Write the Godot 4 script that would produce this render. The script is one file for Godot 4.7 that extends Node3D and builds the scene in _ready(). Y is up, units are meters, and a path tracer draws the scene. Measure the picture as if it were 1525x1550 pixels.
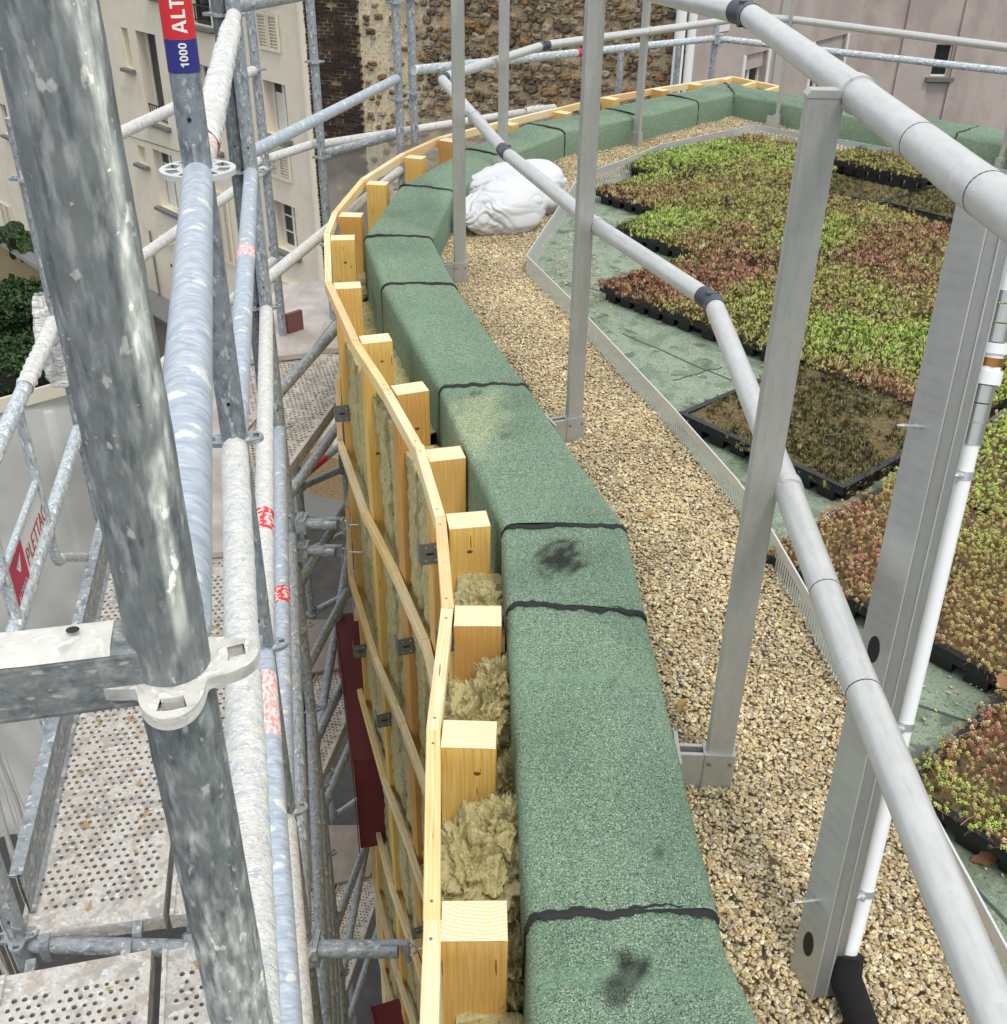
extends Node3D
# A flat roof under construction: felted parapet, timber cladding frame, guard rail, sedum trays, scaffold and the courtyard behind.

var names := {}
var M := {}
var rng := RandomNumberGenerator.new()

# ------------------------------------------------------------------ naming
func numbered(called: String, parent: Node) -> String:
	var key := str(parent.get_instance_id()) + called
	if not names.has(key):
		names[key] = 0
		return called
	names[key] += 1
	return "%s_%03d" % [called, names[key]]

func tag(o: Node, label := "", category := "", group := "", kind := "") -> Node:
	if label != "": o.set_meta("label", label)
	if category != "": o.set_meta("category", category)
	if group != "": o.set_meta("group", group)
	if kind != "": o.set_meta("kind", kind)
	return o

func thing(called: String, label: String, category: String, at := Vector3.ZERO, group := "") -> Node3D:
	var o := Node3D.new()
	o.name = numbered(called, self)
	add_child(o, true)
	o.position = at
	tag(o, label, category, group)
	return o

func obj(called: String, mb: MB, mat, parent: Node = self) -> MeshInstance3D:
	var o := MeshInstance3D.new()
	o.mesh = mb.mesh(mat)
	o.name = numbered(called, parent)
	parent.add_child(o, true)
	return o

func obj_mesh(called: String, mesh: Mesh, parent: Node, xf: Transform3D) -> MeshInstance3D:
	var o := MeshInstance3D.new()
	o.mesh = mesh
	o.name = numbered(called, parent)
	parent.add_child(o, true)
	o.transform = xf
	return o

# ------------------------------------------------------------------ mesh building
class MB:
	var v := PackedVector3Array()
	var n := PackedVector3Array()
	var uv := PackedVector2Array()
	var c := PackedColorArray()
	var i := PackedInt32Array()
	var col := Color.WHITE
	var off := Vector2.ZERO

	func vert(p: Vector3, nn: Vector3, t: Vector2, cc: Color) -> int:
		v.append(p); n.append(nn); uv.append(t + off); c.append(cc)
		return v.size() - 1

	func tri_i(a: int, b: int, d: int) -> void:
		# winding follows the normals: Godot's front faces run clockwise
		if (v[b] - v[a]).cross(v[d] - v[a]).dot(n[a] + n[b] + n[d]) > 0.0:
			i.append(a); i.append(d); i.append(b)
		else:
			i.append(a); i.append(b); i.append(d)

	func quad(p0: Vector3, p1: Vector3, p2: Vector3, p3: Vector3, nn: Vector3, t0 := Vector2.ZERO, t2 := Vector2.ONE) -> void:
		var a := vert(p0, nn, t0, col)
		var b := vert(p1, nn, Vector2(t2.x, t0.y), col)
		var d := vert(p2, nn, t2, col)
		var e := vert(p3, nn, Vector2(t0.x, t2.y), col)
		tri_i(a, b, d); tri_i(a, d, e)

	func tri(p0: Vector3, p1: Vector3, p2: Vector3, nn: Vector3) -> void:
		tri_i(vert(p0, nn, Vector2(p0.x, p0.z), col), vert(p1, nn, Vector2(p1.x, p1.z), col), vert(p2, nn, Vector2(p2.x, p2.z), col))

	# an oriented box: half sizes along the basis columns
	func box(o: Vector3, b: Basis, h: Vector3) -> void:
		for ax in 3:
			for s in [-1.0, 1.0]:
				var u: Vector3 = b[(ax + 1) % 3]
				var w: Vector3 = b[(ax + 2) % 3]
				var hu: float = h[(ax + 1) % 3]
				var hw: float = h[(ax + 2) % 3]
				var cc: Vector3 = o + b[ax] * h[ax] * s
				quad(cc - u * hu - w * hw, cc + u * hu - w * hw, cc + u * hu + w * hw, cc - u * hu + w * hw, b[ax] * s, Vector2.ZERO, Vector2(hu * 2, hw * 2))

	# a convex outline swept from a to b; x of the outline runs along side, y along up
	func prism(poly: PackedVector2Array, a: Vector3, b: Vector3, side: Vector3, up: Vector3, caps := true, smooth := false) -> void:
		var k := poly.size()
		var ln := a.distance_to(b)
		var per := 0.0
		var cen := Vector2.ZERO
		for p in poly: cen += p / k
		for j in k:
			var p := poly[j]
			var q := poly[(j + 1) % k]
			var e := (q - p)
			var nn2 := Vector2(e.y, -e.x).normalized()
			if nn2.dot((p + q) * 0.5 - cen) < 0: nn2 = -nn2
			var nn := side * nn2.x + up * nn2.y
			var na := nn
			var nb := nn
			if smooth:
				na = side * (p - cen).x + up * (p - cen).y
				nb = side * (q - cen).x + up * (q - cen).y
				na = na.normalized(); nb = nb.normalized()
			var P := side * p.x + up * p.y
			var Q := side * q.x + up * q.y
			var i0 := vert(a + P, na, Vector2(per, 0), col)
			var i1 := vert(a + Q, nb, Vector2(per + e.length(), 0), col)
			var i2 := vert(b + Q, nb, Vector2(per + e.length(), ln), col)
			var i3 := vert(b + P, na, Vector2(per, ln), col)
			tri_i(i0, i1, i2); tri_i(i0, i2, i3)
			per += e.length()
		if caps:
			cap(poly, a, side, up, (a - b).normalized())
			cap(poly, b, side, up, (b - a).normalized())

	func cap(poly: PackedVector2Array, a: Vector3, side: Vector3, up: Vector3, nn: Vector3) -> void:
		var k := poly.size()
		var base := v.size()
		for p in poly: vert(a + side * p.x + up * p.y, nn, p, col)
		for j in range(1, k - 1): tri_i(base, base + j, base + j + 1)

	# rows of points joined into a smooth sheet
	func grid(pts: PackedVector3Array, nu: int, nv: int, wrap := false, us := 1.0, vs := 1.0, cols := PackedColorArray(), flip := false) -> void:
		var base := v.size()
		for y in nv:
			for x in nu:
				var xa := x - 1
				var xb := x + 1
				if wrap:
					xa = (x + nu - 2) % (nu - 1)
					xb = (x + 1) % (nu - 1)
				else:
					xa = maxi(xa, 0); xb = mini(xb, nu - 1)
				var ya := maxi(y - 1, 0)
				var yb := mini(y + 1, nv - 1)
				var du := pts[y * nu + xb] - pts[y * nu + xa]
				var dv := pts[yb * nu + x] - pts[ya * nu + x]
				var nn := dv.cross(du).normalized()
				if flip: nn = -nn
				vert(pts[y * nu + x], nn, Vector2(x * us / (nu - 1), y * vs / (nv - 1)), cols[y * nu + x] if cols.size() > 0 else col)
		for y in nv - 1:
			for x in nu - 1:
				var a := base + y * nu + x
				tri_i(a, a + 1, a + nu + 1)
				tri_i(a, a + nu + 1, a + nu)

	func tube(pts: PackedVector3Array, r: float, seg := 16, caps := true, rad := PackedFloat32Array(), uscale := 1.0) -> void:
		var rings := PackedVector3Array()
		var k := pts.size()
		var ln := 0.0
		var side := Vector3.ZERO
		var frames: Array = []
		for j in k:
			var d: Vector3 = (pts[mini(j + 1, k - 1)] - pts[maxi(j - 1, 0)]).normalized()
			if j == 0:
				side = d.cross(Vector3.UP if absf(d.y) < 0.9 else Vector3.RIGHT).normalized()
			else:
				side = (side - d * side.dot(d)).normalized()
				ln += pts[j].distance_to(pts[j - 1])
			var up := d.cross(side)
			frames.append([side, up, d])
			for s in seg + 1:
				var a := TAU * s / seg
				var rr := r * (rad[j * (seg + 1) + s] if rad.size() > 0 else 1.0)
				rings.append(pts[j] + (side * cos(a) + up * sin(a)) * rr)
		grid(rings, seg + 1, k, true, uscale, ln / (TAU * r) * uscale, PackedColorArray(), true)
		if caps:
			for e in [0, k - 1]:
				var poly := PackedVector2Array()
				for s in seg: poly.append(Vector2(cos(TAU * s / seg), sin(TAU * s / seg)) * r * (rad[e * (seg + 1) + s] if rad.size() > 0 else 1.0))
				cap(poly, pts[e], frames[e][0], frames[e][1], -frames[e][2] if e == 0 else frames[e][2])

	func rod(a: Vector3, b: Vector3, r: float, seg := 12, caps := true, uscale := 1.0) -> void:
		tube(PackedVector3Array([a, b]), r, seg, caps, PackedFloat32Array(), uscale)

	func surface(m: ArrayMesh, mat) -> void:
		var arr := []
		arr.resize(Mesh.ARRAY_MAX)
		arr[Mesh.ARRAY_VERTEX] = v
		arr[Mesh.ARRAY_NORMAL] = n
		arr[Mesh.ARRAY_TEX_UV] = uv
		arr[Mesh.ARRAY_COLOR] = c
		arr[Mesh.ARRAY_INDEX] = i
		m.add_surface_from_arrays(Mesh.PRIMITIVE_TRIANGLES, arr)
		m.surface_set_material(m.get_surface_count() - 1, mat)

	func mesh(mat) -> ArrayMesh:
		var m := ArrayMesh.new()
		surface(m, mat)
		return m

func rect(w: float, h: float) -> PackedVector2Array:
	return PackedVector2Array([Vector2(-w, -h) / 2, Vector2(w, -h) / 2, Vector2(w, h) / 2, Vector2(-w, h) / 2])

func rrect(w: float, h: float, r: float, seg := 3) -> PackedVector2Array:
	var p := PackedVector2Array()
	var cs := [Vector2(w / 2 - r, h / 2 - r), Vector2(-w / 2 + r, h / 2 - r), Vector2(-w / 2 + r, -h / 2 + r), Vector2(w / 2 - r, -h / 2 + r)]
	for k in 4:
		for s in seg + 1:
			var a := PI / 2 * (k + float(s) / seg)
			p.append(cs[k] + Vector2(cos(a), sin(a)) * r)
	return p

func basis_along(d: Vector3, up := Vector3.UP) -> Basis:   # z along d, y near up
	var z := d.normalized()
	var x := up.cross(z).normalized()
	return Basis(x, z.cross(x), z)

func fnl(seed_: int, freq: float, oct := 4, type := FastNoiseLite.TYPE_SIMPLEX_SMOOTH) -> FastNoiseLite:
	var f := FastNoiseLite.new()
	f.seed = seed_; f.frequency = freq; f.noise_type = type
	f.fractal_type = FastNoiseLite.FRACTAL_FBM if oct > 1 else FastNoiseLite.FRACTAL_NONE
	f.fractal_octaves = oct
	return f

# ------------------------------------------------------------------ textures
func noise_bytes(sd: int, fr: float, oct: int, w: int, h: int, type := FastNoiseLite.TYPE_SIMPLEX_SMOOTH) -> PackedByteArray:
	var im := fnl(sd, fr, oct, type).get_seamless_image(w, h, false, false, 0.15, true)
	im.convert(Image.FORMAT_L8)
	return im.get_data()

# base: two sRGB colours mixed by noise; layers: [seed, freq, octaves, kx, ky, lo, hi, colour]
func paint(w: int, h: int, sd: int, fr: float, ca: Color, cb: Color, layers: Array, relief := 0.0) -> Array:
	var base := noise_bytes(sd, fr, 5, w, h)
	var out := PackedByteArray()
	out.resize(w * h * 3)
	var rel := PackedByteArray()
	rel.resize(w * h)
	var cr := PackedFloat32Array(); cr.resize(w * h)
	var cg := PackedFloat32Array(); cg.resize(w * h)
	var cbl := PackedFloat32Array(); cbl.resize(w * h)
	for k in w * h:
		var t := base[k] / 255.0
		cr[k] = lerpf(ca.r, cb.r, t); cg[k] = lerpf(ca.g, cb.g, t); cbl[k] = lerpf(ca.b, cb.b, t)
		rel[k] = 60
	for L in layers:
		var nb := noise_bytes(L[0], L[1], L[2], w, h)
		var kx: int = L[3]
		var ky: int = L[4]
		var lo: float = L[5] * 255.0
		var hi: float = L[6] * 255.0
		var cl: Color = L[7]
		var lut := PackedFloat32Array()
		lut.resize(256)
		for q in 256: lut[q] = smoothstep(lo, hi, float(q)) * cl.a
		for y in h:
			var row := ((y * ky) % h) * w
			for x in w:
				var m := lut[nb[row + (x * kx) % w]]
				if m > 0.01:
					var k := y * w + x
					cr[k] += (cl.r - cr[k]) * m; cg[k] += (cl.g - cg[k]) * m; cbl[k] += (cl.b - cbl[k]) * m
					if L.size() > 8: rel[k] = mini(255, rel[k] + int(m * L[8]))
	for k in w * h:
		out[k * 3] = int(clampf(cr[k], 0, 1) * 255); out[k * 3 + 1] = int(clampf(cg[k], 0, 1) * 255); out[k * 3 + 2] = int(clampf(cbl[k], 0, 1) * 255)
	var im := Image.create_from_data(w, h, false, Image.FORMAT_RGB8, out)
	var res := [ImageTexture.create_from_image(im)]
	if relief > 0:
		var b2 := noise_bytes(sd + 77, 0.06, 3, w, h)
		for k in w * h: rel[k] = clampi(rel[k] + (b2[k] - 128) / 8, 0, 255)
		var ri := Image.create_from_data(w, h, false, Image.FORMAT_L8, rel)
		ri.convert(Image.FORMAT_RGBA8)
		ri.bump_map_to_normal_map(relief)
		res.append(ImageTexture.create_from_image(ri))
	return res

func ramp_tex(size: int, noise: FastNoiseLite, offs: Array, cols: Array, norm := -1.0) -> NoiseTexture2D:
	var t := NoiseTexture2D.new()
	t.width = size; t.height = size; t.seamless = true; t.noise = noise
	if norm > 0:
		t.as_normal_map = true; t.bump_strength = norm
	else:
		var g := Gradient.new()
		g.offsets = PackedFloat32Array(offs); g.colors = PackedColorArray(cols)
		t.color_ramp = g
	return t

func mat(albedo: Color, rough := 0.8, metal := 0.0, tex: Texture2D = null, nrm: Texture2D = null, nscale := 1.0) -> StandardMaterial3D:
	var m := StandardMaterial3D.new()
	m.albedo_color = albedo; m.roughness = rough; m.metallic = metal
	m.vertex_color_use_as_albedo = true
	if tex: m.albedo_texture = tex
	if nrm:
		m.normal_enabled = true; m.normal_texture = nrm; m.normal_scale = nscale
	return m

func tri_world(m: StandardMaterial3D, s: float) -> StandardMaterial3D:
	m.uv1_triplanar = true; m.uv1_world_triplanar = true; m.uv1_scale = Vector3.ONE * s
	return m

func detail(m: StandardMaterial3D, tex: Texture2D, blend := BaseMaterial3D.BLEND_MODE_MIX) -> StandardMaterial3D:
	m.detail_enabled = true; m.detail_albedo = tex; m.detail_blend_mode = blend
	m.detail_uv_layer = BaseMaterial3D.DETAIL_UV_2; m.uv2_triplanar = true; m.uv2_world_triplanar = true; m.uv2_scale = Vector3.ONE * 0.4
	return m

func rgb(r: int, g: int, b: int, a := 1.0) -> Color:
	return Color(r / 255.0, g / 255.0, b / 255.0, a)

func make_materials() -> void:
	var white := rgb(222, 220, 213)
	# near standard: weathered dark galvanising with plaster drips
	var t := paint(512, 2048, 1, 0.012, rgb(112, 118, 119), rgb(138, 143, 143), [
		[2, 0.005, 6, 5, 1, 0.5, 0.9, rgb(80, 86, 90, 0.65)], [8, 0.03, 4, 3, 1, 0.5, 0.9, rgb(140, 148, 152, 0.5), 10], [4, 0.008, 6, 4, 1, 0.5, 0.9, rgb(164, 169, 169, 0.7), 20],
		[3, 0.006, 6, 3, 1, 0.6, 0.95, rgb(188, 191, 190, 0.65), 30], [7, 0.008, 6, 2, 1, 0.78, 0.88, rgb(208, 208, 204, 0.75), 40], [5, 0.03, 4, 1, 1, 0.84, 0.89, rgb(214, 212, 206, 0.8), 30]], 2.2)
	M.transom = tri_world(mat(Color.WHITE, 0.65, 0.1, t[0], t[1], 1.0), 5.0)
	M.steel_dark = mat(Color.WHITE, 0.62, 0.15, t[0], t[1], 1.0); M.steel_dark.uv1_scale = Vector3(1, 0.25, 1)
	t = paint(512, 2048, 11, 0.01, rgb(168, 178, 190), rgb(190, 199, 210), [
		[12, 0.007, 6, 1, 3, 0.5, 0.95, rgb(218, 224, 232, 0.6), 10], [16, 0.008, 5, 1, 3, 0.55, 0.8, rgb(150, 160, 174, 0.6)], [13, 0.01, 5, 1, 2, 0.86, 0.90, white, 20], [14, 0.004, 6, 1, 1, 0.76, 0.84, rgb(232, 230, 222, 0.8), 30]], 1.0)
	M.steel_pale = mat(Color.WHITE, 0.5, 0.2, t[0], t[1], 1.0); M.steel_pale.uv1_scale = Vector3(1, 0.25, 1)
	t = paint(512, 2048, 21, 0.01, rgb(196, 196, 193), rgb(232, 230, 224), [
		[22, 0.01, 6, 1, 2, 0.56, 0.72, rgb(176, 187, 202, 0.8), -20], [23, 0.016, 6, 1, 4, 0.5, 0.75, rgb(242, 240, 235), 110], [24, 0.05, 4, 1, 1, 0.74, 0.82, rgb(190, 176, 152, 0.6), -30]], 7.0)
	var soft := paint(256, 256, 25, 0.02, rgb(206, 204, 199), rgb(230, 228, 223), [[26, 0.02, 5, 1, 1, 0.55, 0.8, rgb(184, 183, 180, 0.7), -30], [27, 0.05, 4, 1, 1, 0.6, 0.8, rgb(240, 239, 235, 0.9), 60]], 4.0)
	M.plaster_flat = tri_world(mat(rgb(248, 248, 246), 0.9, 0.0, soft[0], soft[1], 1.0), 6.0)
	M.plaster = mat(Color.WHITE, 0.9, 0.0, t[0], t[1], 1.4); M.plaster.uv1_scale = Vector3(1, 0.25, 1)
	t = paint(512, 1024, 31, 0.012, rgb(142, 149, 155), rgb(172, 178, 184), [
		[32, 0.006, 5, 2, 1, 0.5, 0.85, rgb(112, 120, 128, 0.7)], [33, 0.007, 6, 2, 1, 0.62, 0.75, rgb(212, 211, 205, 0.9), 60], [34, 0.03, 4, 1, 1, 0.77, 0.82, rgb(222, 219, 212), 50]], 2.5)
	M.galv = mat(Color.WHITE, 0.55, 0.25, t[0], t[1], 1.0); M.galv.uv1_scale = Vector3(1, 0.5, 1)
	M.galv_flat = tri_world(mat(Color.WHITE, 0.6, 0.2, t[0], t[1], 1.0), 3.0)
	t = paint(512, 512, 41, 0.012, rgb(216, 210, 200), rgb(234, 230, 222), [
		[42, 0.008, 6, 1, 1, 0.5, 0.8, rgb(184, 180, 176, 0.85), -30], [43, 0.03, 5, 1, 1, 0.55, 0.75, rgb(242, 240, 234), 70], [45, 0.012, 6, 1, 1, 0.55, 0.8, rgb(200, 186, 170, 0.75)], [46, 0.05, 4, 1, 1, 0.6, 0.8, rgb(176, 168, 160, 0.5), -30], [44, 0.007, 5, 1, 1, 0.82, 0.85, rgb(178, 146, 100, 0.7)]], 5.0)
	M.deck = tri_world(mat(rgb(238, 239, 242), 0.85, 0.05, t[0], t[1], 1.2), 2.2)
	M.deck_grey = tri_world(mat(rgb(224, 220, 217), 0.8, 0.1, t[0], t[1], 1.2), 1.9)
	# extruded aluminium
	t = paint(256, 512, 51, 0.02, rgb(203, 203, 201), rgb(211, 211, 209), [[52, 0.006, 4, 8, 1, 0.45, 0.9, rgb(195, 195, 194, 0.6)], [54, 0.004, 4, 1, 1, 0.5, 0.8, rgb(216, 216, 214, 0.6)], [53, 0.03, 4, 1, 1, 0.86, 0.89, rgb(178, 178, 175, 0.4)]], 0.0)
	M.alu = mat(rgb(226, 226, 223), 0.42, 0.45, t[0]); M.alu.uv1_scale = Vector3(6, 3, 1)
	M.alu_dark = mat(rgb(182, 183, 183), 0.42, 0.5, t[0]); M.alu_dark.uv1_scale = Vector3(6, 3, 1)
	M.alu_tube = mat(rgb(250, 250, 250), 0.38, 0.35, t[0]); M.alu_tube.uv1_scale = Vector3(1, 0.5, 1)
	M.cap_plastic = mat(rgb(60, 64, 74), 0.45)
	M.black = mat(rgb(26, 27, 28), 0.6)
	M.foam = tri_world(mat(rgb(20, 21, 22), 0.95, 0.0, null, ramp_tex(256, fnl(7, 0.2, 2), [], [], 6.0), 1.0), 8.0)
	M.tray = mat(rgb(30, 32, 33), 0.5)
	# timber
	var wood := paint(512, 512, 61, 0.01, rgb(238, 220, 178), rgb(246, 231, 194), [[62, 0.005, 4, 10, 1, 0.45, 0.85, rgb(226, 194, 140, 0.75), 12], [65, 0.004, 3, 24, 1, 0.5, 0.9, rgb(228, 198, 148, 0.6)], [63, 0.008, 3, 4, 1, 0.5, 0.85, rgb(250, 236, 204, 0.8)], [64, 0.008, 2, 2, 1, 0.93, 0.95, rgb(150, 100, 58, 0.8)]], 0.8)
	for w in [["stud", rgb(240, 216, 148)], ["stud_warm", rgb(236, 205, 144)], ["stud_dark", rgb(216, 180, 122)], ["batten", rgb(252, 250, 244)], ["batten_pink", rgb(250, 226, 206)], ["batten_warm", rgb(248, 236, 206)]]:
		M[w[0]] = mat(w[1], 0.75, 0.0, wood[0], wood[1], 0.6); M[w[0]].uv1_scale = Vector3(6, 1.1, 1)
	M.end_grain = mat(rgb(255, 250, 240), 0.85, 0.0, end_grain())
	t = paint(256, 256, 71, 0.02, rgb(150, 138, 128), rgb(184, 172, 164), [[72, 0.006, 5, 5, 1, 0.5, 0.9, rgb(140, 129, 120, 0.4)]], 0.0)
	M.board = tri_world(mat(rgb(232, 228, 224), 0.85, 0.0, t[0]), 0.8)
	t = paint(512, 512, 75, 0.02, rgb(166, 156, 108), rgb(198, 188, 140), [[76, 0.02, 6, 1, 4, 0.45, 0.85, rgb(212, 200, 156, 0.8), 50], [78, 0.02, 6, 5, 1, 0.5, 0.85, rgb(204, 190, 140, 0.7), 50], [77, 0.012, 5, 2, 1, 0.62, 0.8, rgb(112, 98, 60, 0.7), -40]], 6.0)
	M.wool = tri_world(mat(Color.WHITE, 1.0, 0.0, t[0], t[1], 2.0), 5.0)
	M.fibre = mat(rgb(206, 194, 146), 1.0)
	# green mineral felt: granules of several greens, white and black, and slow tone changes
	var gran := fnl(81, 0.42, 1, FastNoiseLite.TYPE_CELLULAR)
	gran.cellular_return_type = FastNoiseLite.RETURN_CELL_VALUE
	var gt := ramp_tex(1024, gran, [0.0, 0.12, 0.13, 0.4, 0.41, 0.7, 0.71, 0.9, 0.905, 1.0], [rgb(48, 66, 58), rgb(76, 100, 88), rgb(104, 140, 120), rgb(120, 156, 136), rgb(128, 164, 144), rgb(138, 173, 154), rgb(150, 184, 165), rgb(162, 192, 175), rgb(204, 216, 206), rgb(226, 232, 224)])
	var slow := ramp_tex(512, fnl(82, 0.008, 5), [0.0, 0.35, 0.65, 1.0], [rgb(205, 212, 206), rgb(238, 240, 238), rgb(250, 250, 250), rgb(255, 255, 246)])
	var gn := ramp_tex(512, fnl(83, 0.25, 2), [], [], 5.0)
	M.felt = tri_world(mat(Color(0.965 * 1.438, 0.932 * 1.438, 0.885 * 1.438), 0.9, 0.0, gt, gn, 0.9), 1.5)
	M.felt = detail(M.felt, slow, BaseMaterial3D.BLEND_MODE_MUL)
	M.bitumen = mat(rgb(30, 31, 32), 0.7)
	var dust := paint(512, 512, 85, 0.02, rgb(124, 144, 132), rgb(152, 168, 156), [[86, 0.15, 2, 1, 1, 0.6, 0.75, rgb(176, 188, 174, 0.7), 40], [87, 0.01, 5, 1, 1, 0.55, 0.72, rgb(120, 134, 120, 0.8)], [88, 0.012, 5, 1, 1, 0.66, 0.76, rgb(92, 102, 96, 0.7)], [89, 0.12, 2, 1, 1, 0.66, 0.8, rgb(78, 98, 86, 0.7), -30]], 4.0)
	M.roof_felt = tri_world(mat(rgb(248, 244, 232), 0.92, 0.0, dust[0], dust[1], 0.8), 1.3)
	M.gravel_base = tri_world(mat(rgb(164, 152, 130), 1.0), 1.0)
	M.pebble = mat(Color.WHITE, 0.75)
	M.soil = tri_world(mat(Color.WHITE, 1.0, 0.0, paint(256, 256, 91, 0.05, rgb(92, 78, 60), rgb(134, 116, 90), [[92, 0.1, 3, 1, 1, 0.5, 0.75, rgb(120, 120, 66, 0.7), 60], [94, 0.04, 4, 1, 1, 0.6, 0.8, rgb(50, 42, 34, 0.7)]], 0.0)[0], ramp_tex(256, fnl(93, 0.08, 4), [], [], 5.0), 0.7), 4.0)
	M.soil.metallic_specular = 0.1
	M.leaf = mat(Color.WHITE, 0.7); M.leaf.backlight = Color(0.12, 0.14, 0.05)
	M.dry = mat(Color.WHITE, 0.8)
	M.bag = mat(rgb(212, 213, 217), 0.7); M.bag.backlight = Color(0.1, 0.1, 0.1)
	M.pvc = mat(rgb(238, 240, 243), 0.3)
	M.brass = mat(rgb(168, 120, 62), 0.35, 0.8)
	M.chrome = mat(rgb(190, 190, 186), 0.3, 0.9)
	M.zinc = mat(rgb(206, 210, 216), 0.3, 0.75)
	M.bracket = mat(rgb(128, 130, 128), 0.5, 0.5)
	M.burgundy = tri_world(mat(rgb(112, 44, 50), 0.5, 0.1), 1.0)
	M.red = mat(rgb(214, 42, 48), 0.55); M.blue = mat(rgb(44, 48, 128), 0.55); M.green = mat(rgb(30, 110, 60), 0.6)
	M.white_paint = mat(rgb(238, 238, 236), 0.5); M.yellow = mat(rgb(216, 196, 50), 0.6); M.magenta = mat(rgb(196, 34, 78), 0.5)
	var worn := paint(256, 256, 95, 0.02, rgb(206, 44, 52), rgb(222, 70, 74), [[96, 0.03, 5, 1, 1, 0.42, 0.62, rgb(228, 222, 218, 0.95)]], 0.0)
	M.red_worn = mat(Color.WHITE, 0.7, 0.0, worn[0])
	var faded := paint(256, 256, 97, 0.02, rgb(222, 150, 148), rgb(230, 176, 172), [[98, 0.03, 5, 2, 1, 0.4, 0.62, rgb(230, 226, 222, 0.9)]], 0.0)
	M.red_faded = mat(Color.WHITE, 0.8, 0.0, faded[0])
	# courtyard
	t = paint(1024, 1024, 101, 0.006, rgb(224, 216, 200), rgb(232, 225, 211), [[102, 0.003, 5, 5, 1, 0.55, 0.95, rgb(208, 199, 182, 0.5)], [103, 0.05, 4, 1, 1, 0.55, 0.8, rgb(228, 221, 206, 0.5), 20], [104, 0.005, 5, 1, 1, 0.62, 0.9, rgb(206, 196, 178, 0.5)]], 1.5)
	M.cream = tri_world(mat(rgb(255, 252, 246), 0.9, 0.0, t[0], t[1], 0.6), 0.25)
	t = paint(1024, 1024, 111, 0.005, rgb(184, 177, 173), rgb(196, 189, 184), [[112, 0.002, 4, 2, 1, 0.4, 0.9, rgb(168, 159, 154, 0.7)], [113, 0.003, 5, 1, 1, 0.5, 0.9, rgb(206, 194, 188, 0.7)], [114, 0.02, 5, 1, 1, 0.6, 0.95, rgb(172, 162, 156, 0.5)]], 1.0)
	M.mauve = tri_world(mat(rgb(246, 240, 238), 0.9, 0.0, t[0], t[1], 0.5), 0.2)
	t = paint(512, 512, 121, 0.02, rgb(196, 180, 150), rgb(222, 210, 182), [[122, 0.03, 5, 1, 1, 0.58, 0.8, rgb(136, 112, 82, 0.8), -40], [123, 0.02, 5, 1, 1, 0.6, 0.78, rgb(234, 226, 204, 0.8), 50]], 6.0)
	M.mortar_brown = tri_world(mat(rgb(188, 172, 150), 1.0, 0.0, t[0], t[1], 1.5), 0.9)
	M.mortar = tri_world(mat(Color.WHITE, 1.0, 0.0, t[0], t[1], 1.5), 0.9)
	M.mortar_dark = tri_world(mat(rgb(196, 186, 180), 1.0, 0.0, t[0], t[1], 1.5), 0.9)
	t = paint(256, 256, 131, 0.03, rgb(200, 196, 190), rgb(255, 250, 244), [[132, 0.06, 4, 1, 1, 0.55, 0.75, rgb(140, 132, 124, 0.7), -40]], 7.0)
	M.rock = tri_world(mat(Color.WHITE, 0.95, 0.0, t[0], t[1], 1.4), 2.2)
	M.glass = mat(rgb(40, 42, 42), 0.15); M.glass.metallic_specular = 0.6
	M.frame = mat(rgb(226, 224, 218), 0.6)
	M.shutter = mat(rgb(222, 214, 194), 0.7)
	M.sill = tri_world(mat(rgb(112, 114, 114), 0.8), 1.0)
	M.iron = mat(rgb(48, 48, 50), 0.6)
	M.curtain = mat(rgb(214, 210, 200), 0.9)
	t = paint(512, 512, 141, 0.01, rgb(86, 84, 82), rgb(110, 108, 105), [[142, 0.1, 3, 1, 1, 0.6, 0.8, rgb(124, 122, 118, 0.6), 30]], 2.0)
	M.asphalt = tri_world(mat(rgb(158, 158, 160), 0.95, 0.0, t[0], t[1], 0.8), 0.5)
	M.concrete = tri_world(mat(rgb(176, 172, 166), 0.9), 1.0)
	M.hedge = mat(Color.WHITE, 0.6); M.hedge.backlight = Color(0.05, 0.08, 0.02)
	M.net = mat(rgb(226, 224, 218, 0.42), 0.8); M.net.transparency = BaseMaterial3D.TRANSPARENCY_ALPHA
	M.sheet = mat(rgb(226, 226, 222, 0.66), 0.6); M.sheet.transparency = BaseMaterial3D.TRANSPARENCY_ALPHA
	t = paint(256, 512, 151, 0.01, rgb(206, 206, 204), rgb(232, 232, 230), [[152, 0.012, 5, 1, 8, 0.55, 0.75, rgb(164, 165, 168, 0.8), -40], [153, 0.01, 5, 1, 5, 0.6, 0.75, rgb(245, 245, 243, 0.9), 70], [154, 0.012, 5, 1, 3, 0.72, 0.8, rgb(196, 190, 178, 0.7)]], 5.0)
	M.wrap = mat(Color.WHITE, 0.55, 0.0, t[0], t[1], 1.2); M.wrap.uv1_scale = Vector3(1, 0.5, 1)

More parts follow.
